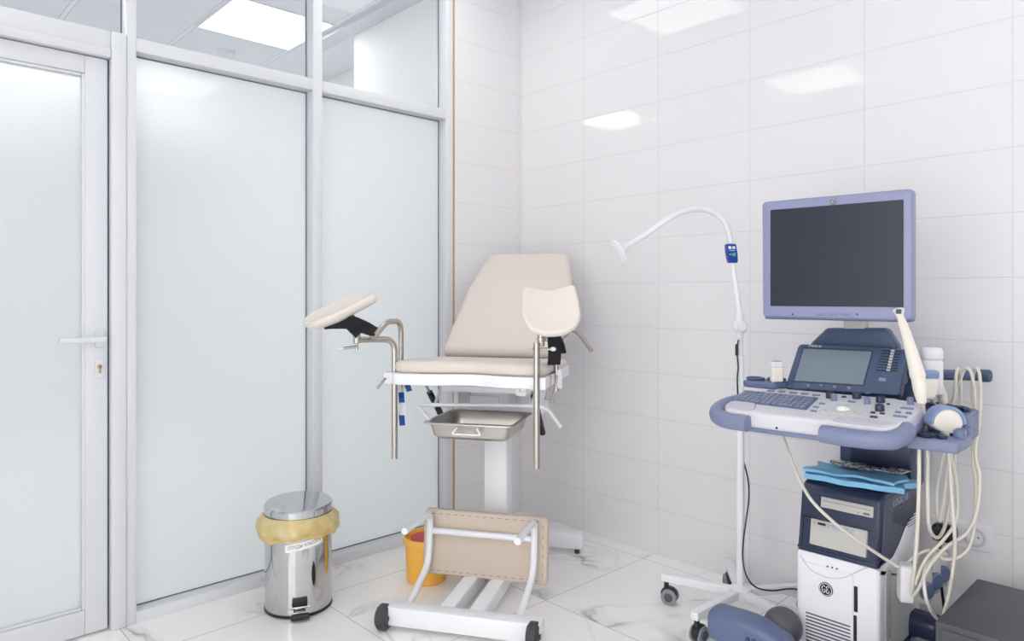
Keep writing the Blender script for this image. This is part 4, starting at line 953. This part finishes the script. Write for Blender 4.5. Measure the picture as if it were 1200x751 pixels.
# blue-topped curved probe upright beside the bottle
p2 = thing('ultrasound_probe', 'cream probe with a pale blue curved head between the tall probe and the gel bottle', 'probe', W(1086, 462, 1.93), 0, 'ultrasound probes')
PM = T(W(1085, 447, 1.885)) @ axes((0, 0, 0), RT, -FW * -1, (0, 0, 1))
g = G(); g.pillow(dense(roundpoly([(-.028, .012), (.030, .012), (.028, -.02), (.016, -.05), (-.016, -.05), (-.026, -.02)], .012, 4), .02), -.016, .016, .012, PM @ R(90, 'X')); g.build('handle', 'cream', p2, world=True)
g = G(); g.pillow(dense(rrect(-.031, .031, .008, .030, .008), .02), -.017, .017, .010, PM @ R(90, 'X')); g.build('lens', 'pale_blue', p2, world=True)
cable(p2, Wl((1086, 462, 1.93), (1098, 480, 1.97), (1116, 540, 2.0), (1122, 580, 2.0), (1120, 610, 1.97), (1106, 632, 1.95), (1085, 655, 1.95), (1072, 685, 1.94)))
# convex probe in the front holder
p3 = thing('ultrasound_probe', 'wide convex cream probe with pale blue rim lying in the front right holder', 'probe', W(1110, 500, 1.80), 0, 'ultrasound probes')
QM = T(W(1107, 492, 1.81)) @ axes((0, 0, 0), RT, FW, (0, 0, 1)) @ R(90, 'X')
arc = lambda r, a0, a1, n=14: [(r * math.cos(math.radians(a0 + (a1 - a0) * k / n)), r * math.sin(math.radians(a0 + (a1 - a0) * k / n))) for k in range(n + 1)]
g = G(); g.pillow(dense([(x, y - .008) for x, y in arc(.041, -5, 185)] + [(-.03, -.022), (-.012, -.03), (-.012, -.055), (.020, -.055), (.022, -.03), (.034, -.022)], .015), -.017, .017, .010, QM); g.build('handle', 'cream', p3, world=True)
g = G(); g.ribbon([QM @ Vector((x, y - .007, 0)) for x, y in arc(.0415, -2, 182, 24)], FW, .0355, .007); g.build('lens', 'pale_blue', p3, world=True)
cable(p3, Wl((1113, 514, 1.80), (1112, 530, 1.83), (1115, 580, 1.86), (1119, 640, 1.90), (1113, 690, 1.93), (1107, 715, 1.94), (1103, 727, 1.94), (1094, 720, 1.93), (1085, 700, 1.9), (1083, 670, 1.93), (1095, 650, 1.97)))
# small probe in the left holder
p4 = thing('ultrasound_probe', 'small white cream probe upright in the holder left of the keyboard', 'probe', W(910, 446, 2.12), 0, 'ultrasound probes')
PM = T(W(910, 434, 2.12)) @ axes((0, 0, 0), RT, FW, (0, 0, 1))
g = G(); g.pillow(dense(rrect(-.0165, .0165, -.034, .010, .005), .015), -.013, .013, .006, PM @ R(90, 'X')); g.build('handle', 'cream', p4, world=True)
g = G(); g.pillow(dense(rrect(-.018, .017, .008, .027, .005), .015), -.014, .014, .006, PM @ R(90, 'X')); g.build('cap', 'white_plastic', p4, world=True)
g = G(); g.box(-.012, .012, -.008, .008, .026, .029, .001, PM); g.build('lens', 'grey_plastic', p4, world=True)
cable(p4, Wl((906, 446, 2.12), (906, 470, 2.13), (912, 500, 2.12), (918, 512, 2.07), (930, 545, 2.02), (948, 582, 1.96), (975, 610, 1.93), (1005, 633, 1.94), (1030, 650, 1.97), (1052, 664, 1.99)))
# further cables: hanging in the bundle from the hook and holders to the plugs
p5 = thing('ultrasound_probe', 'slim pencil probe with cream cable tucked in the rear holder behind the gel bottle', 'probe', W(1098, 470, 1.98), 0, 'ultrasound probes')
g = G(); g.tube(Wl((1106, 476, 1.98), (1104, 462, 1.98), (1103, 452, 1.98)), [.011, .012, .006], 14); g.build('handle', 'cream', p5, world=True)
cable(p5, Wl((1106, 476, 1.98), (1112, 520, 2.02), (1108, 570, 2.04), (1101, 610, 2.04), (1098, 575, 2.06), (1106, 530, 2.08), (1117, 470, 2.08), (1127, 440, 2.07), (1132, 432, 2.055), (1139, 440, 2.03), (1143, 480, 2.03), (1140, 540, 2.02), (1143, 560, 2.01), (1143, 600, 1.99), (1138, 635, 1.97), (1125, 652, 1.96), (1106, 655, 1.97), (1090, 645, 1.99), (1075, 650, 2.0), (1060, 662, 2.0)))
lc_ = thing('probe_cable', 'longest loose cream cable looped over the hook bar and hanging to the connector row', 'cable', W(1152, 440, 2.06), 0)
g = G(); g.tube(catmull(Wl((1148, 500, 2.06), (1140, 470, 2.08), (1140, 444, 2.08), (1143, 432, 2.06), (1148, 440, 2.03), (1149, 480, 2.02), (1143, 530, 2.0), (1148, 560, 1.98), (1144, 600, 1.96), (1132, 625, 1.95), (1110, 640, 1.94), (1090, 662, 1.93), (1076, 690, 1.93), (1069, 699, 1.95)), 8), .0046, 10); g.build('jacket', 'cream_cable', lc_, world=True)
lc2 = thing('probe_cable', 'straight loose cream cable hanging nearest the camera from the front right holder', 'cable', W(1077, 530, 1.80), 0)
g = G(); g.tube(catmull(Wl((1077, 520, 1.79), (1077, 560, 1.80), (1075.5, 610, 1.82), (1072, 660, 1.86), (1068, 695, 1.92)), 8), .0046, 10); g.build('jacket', 'cream_cable', lc2, world=True)
# plug row on the right side of the body
plug(p4, W(1061, 681, 1.99), -60, True)
for par, (px, py, d) in ((p2, (1078, 683, 2.06)), (p3, (1088, 672, 2.10)), (p5, (1097, 664, 2.14))): plug(par, W(px, py, d), -20)

# gel bottle
gb = W(1092, 462, 1.96)
bt = thing('gel_bottle', 'white plastic bottle with screw cap standing in the rear right holder', 'bottle', gb)
G().lathe([(.024, 0), (.027, .003), (.0275, .088), (.025, .096), (.020, .100)], 28).build('body', 'white_plastic', bt)
g = G(); g.lathe([(.0265, .099), (.0275, .101), (.0275, .121), (.025, .127), (.022, .130), (.001, .131)], 28)
g.build('cap', 'white_plastic', bt)

# blue sheet and foil strip on top of the body
pdx = thing('blue_underpad', 'folded light blue nonwoven pad lying on the machine body under the console', 'pad', (1.83, -.3, .563))
NX, NY = 28, 16
def sheet(x0, x1, y0, y1, z, amp, droop, seed, th):
    rnd = random.Random(seed); ph = [rnd.uniform(0, 6) for _ in range(6)]; V = []; Fc = []
    def P(i, j, dz):
        a, b = i / NX, j / NY; x = x0 + (x1 - x0) * a + .01 * math.sin(b * 7 + ph[0]); y = y0 + (y1 - y0) * b + .012 * math.sin(a * 5 + ph[1])
        zz = z + amp * (math.sin(a * 9 + ph[2]) * math.sin(b * 6 + ph[3]) + .6 * math.sin(a * 17 + b * 11 + ph[4]) + 1.6) - droop * max(0, .12 - b) / .12 - droop * max(0, a - .9) / .1
        return Vector((x, y, zz + dz))
    for dz in (th, 0):
        for j in range(NY + 1):
            for i in range(NX + 1): V.append(P(i, j, dz))
    o = (NX + 1) * (NY + 1); idx = lambda i, j: j * (NX + 1) + i
    for j in range(NY):
        for i in range(NX):
            q = (idx(i, j), idx(i + 1, j), idx(i + 1, j + 1), idx(i, j + 1)); Fc.append(q); Fc.append(tuple(o + k for k in q[::-1]))
    per = [idx(i, 0) for i in range(NX + 1)] + [idx(NX, j) for j in range(1, NY + 1)] + [idx(i, NY) for i in range(NX - 1, -1, -1)] + [idx(0, j) for j in range(NY - 1, 0, -1)]
    for k in range(len(per)): a, b = per[k], per[(k + 1) % len(per)]; Fc.append((a, a + o, b + o, b))
    return V, Fc
g = G(); g.add(*sheet(1.69, 1.975, -.405, -.265, .566, .0018, .0, 3, .016)); g.build('sheet', 'blue_pad', pdx, world=True)
g = G(); g.add(*sheet(1.70, 1.965, -.395, -.268, .586, .0022, .0, 5, .008)); g.build('top_fold', 'blue_pad', pdx, world=True)
fo_ = thing('foil_wrapper', 'crumpled silver and black wrapper strip lying on the blue pad', 'wrapper', (1.83, -.29, .6))
g = G(); g.add(*sheet(1.752, 1.958, -.325, -.268, .6025, .0042, .0, 11, .002)); g.build('strip', 'foil', fo_, world=True)

# ================================================================== SOCKET, PLUG, CABINET
so_t = thing('wall_socket', 'white double wall socket low on the tiled wall behind the hanging cables', 'socket', (2.03, 0, .378))
g = G(); g.pillow(rrect(-.085, .085, -.042, .042, .006, 3), 0, .009, .004, axes((0, 0, 0), (1, 0, 0), (0, 0, 1), (0, -1, 0))); g.build('plate', 'white_plastic', so_t)
for x in (-.04, .04):
    Mx = axes((x, -.008, 0), (1, 0, 0), (0, 0, 1), (0, -1, 0)); g = G()
    g.lathe([(.031, 0), (.031, .004), (.028, .006), (.0225, .005), (.0215, -.004), (.001, -.004)], 32, Mx); o = g.build('socket_insert', 'palm', so_t)
    for s in (-1, 1): G().cyl(.0028, -.004, .0015, 10, Mx @ T((s * .0095, 0, 0)) ).build('contact_hole', 'ink', o)
pl = thing('power_plug', 'black mains plug pushed into the left half of the wall socket', 'plug', (1.99, -.02, .378))
g = G(); g.pillow(dense(rrect(-.032, .036, -.026, .026, .014), .02), 0, .042, .01, axes((0, .006, 0), (1, 0, 0), (0, 0, 1), (0, -1, 0))); po_ = g.build('body', 'plug', pl)
g = G(); g.tube(catmull([(-.0, -.03, -.015), (-.005, -.045, -.06), (.0, -.045, -.15), (.01, -.04, -.25), (.02, -.035, -.37)], 6), .0045, 8); g.build('cord', 'plug', pl)
cab = thing('dark_cabinet', 'low charcoal grey metal cabinet on the floor at the right edge below the socket', 'cabinet', (2.36, -.35, 0))
g = G(); g.box(-.25, .25, -.205, .195, .015, .30, .004); g.build('body', 'cabinet', cab)
g = G(); g.box(-.235, .235, -.211, -.203, .03, .285, .003); dfr = g.build('door', 'cabinet', cab)
g = G(); g.box(-.17, -.05, -.219, -.209, .225, .262, .003); g.build('recessed_handle', 'grey_plastic', dfr)
for x in (-.22, .22):
    for y in (-.17, .16): G().cyl(.014, 0, .017, 14, T((x, y, 0))).build('foot', 'rubber', cab)

# ================================================================== CAMERA, WORLD, VIEW
cam = bpy.data.cameras.new('camera'); co = bpy.data.objects.new('camera', cam); COL.objects.link(co)
cam.sensor_fit = 'HORIZONTAL'; cam.sensor_width = 36; cam.lens = F / 1200 * 36
cam.shift_x = 0; cam.shift_y = -(375.5 - HY) / 1200
cam.clip_start = .05; cam.clip_end = 60
co.location = CAM; co.rotation_euler = (PI / 2, 0, YAW)
sc.camera = co
w = bpy.data.worlds.new('world'); w.use_nodes = True; sc.world = w
w.node_tree.nodes['Background'].inputs[0].default_value = (1, .975, .95, 1); w.node_tree.nodes['Background'].inputs[1].default_value = 4.0
sc.view_settings.view_transform = 'Standard'; sc.view_settings.look = 'None'; sc.view_settings.gamma = 1; sc.view_settings.use_curve_mapping = False
sc.view_settings.exposure = 0.27
cy = sc.cycles; cy.max_bounces = 14; cy.diffuse_bounces = 8; cy.glossy_bounces = 6; cy.transmission_bounces = 8; cy.transparent_max_bounces = 12; cy.sample_clamp_indirect = 8; cy.caustics_reflective = False; cy.caustics_refractive = False
cy.use_denoising = True
try: cy.denoiser = 'OPENIMAGEDENOISE'
except Exception: pass
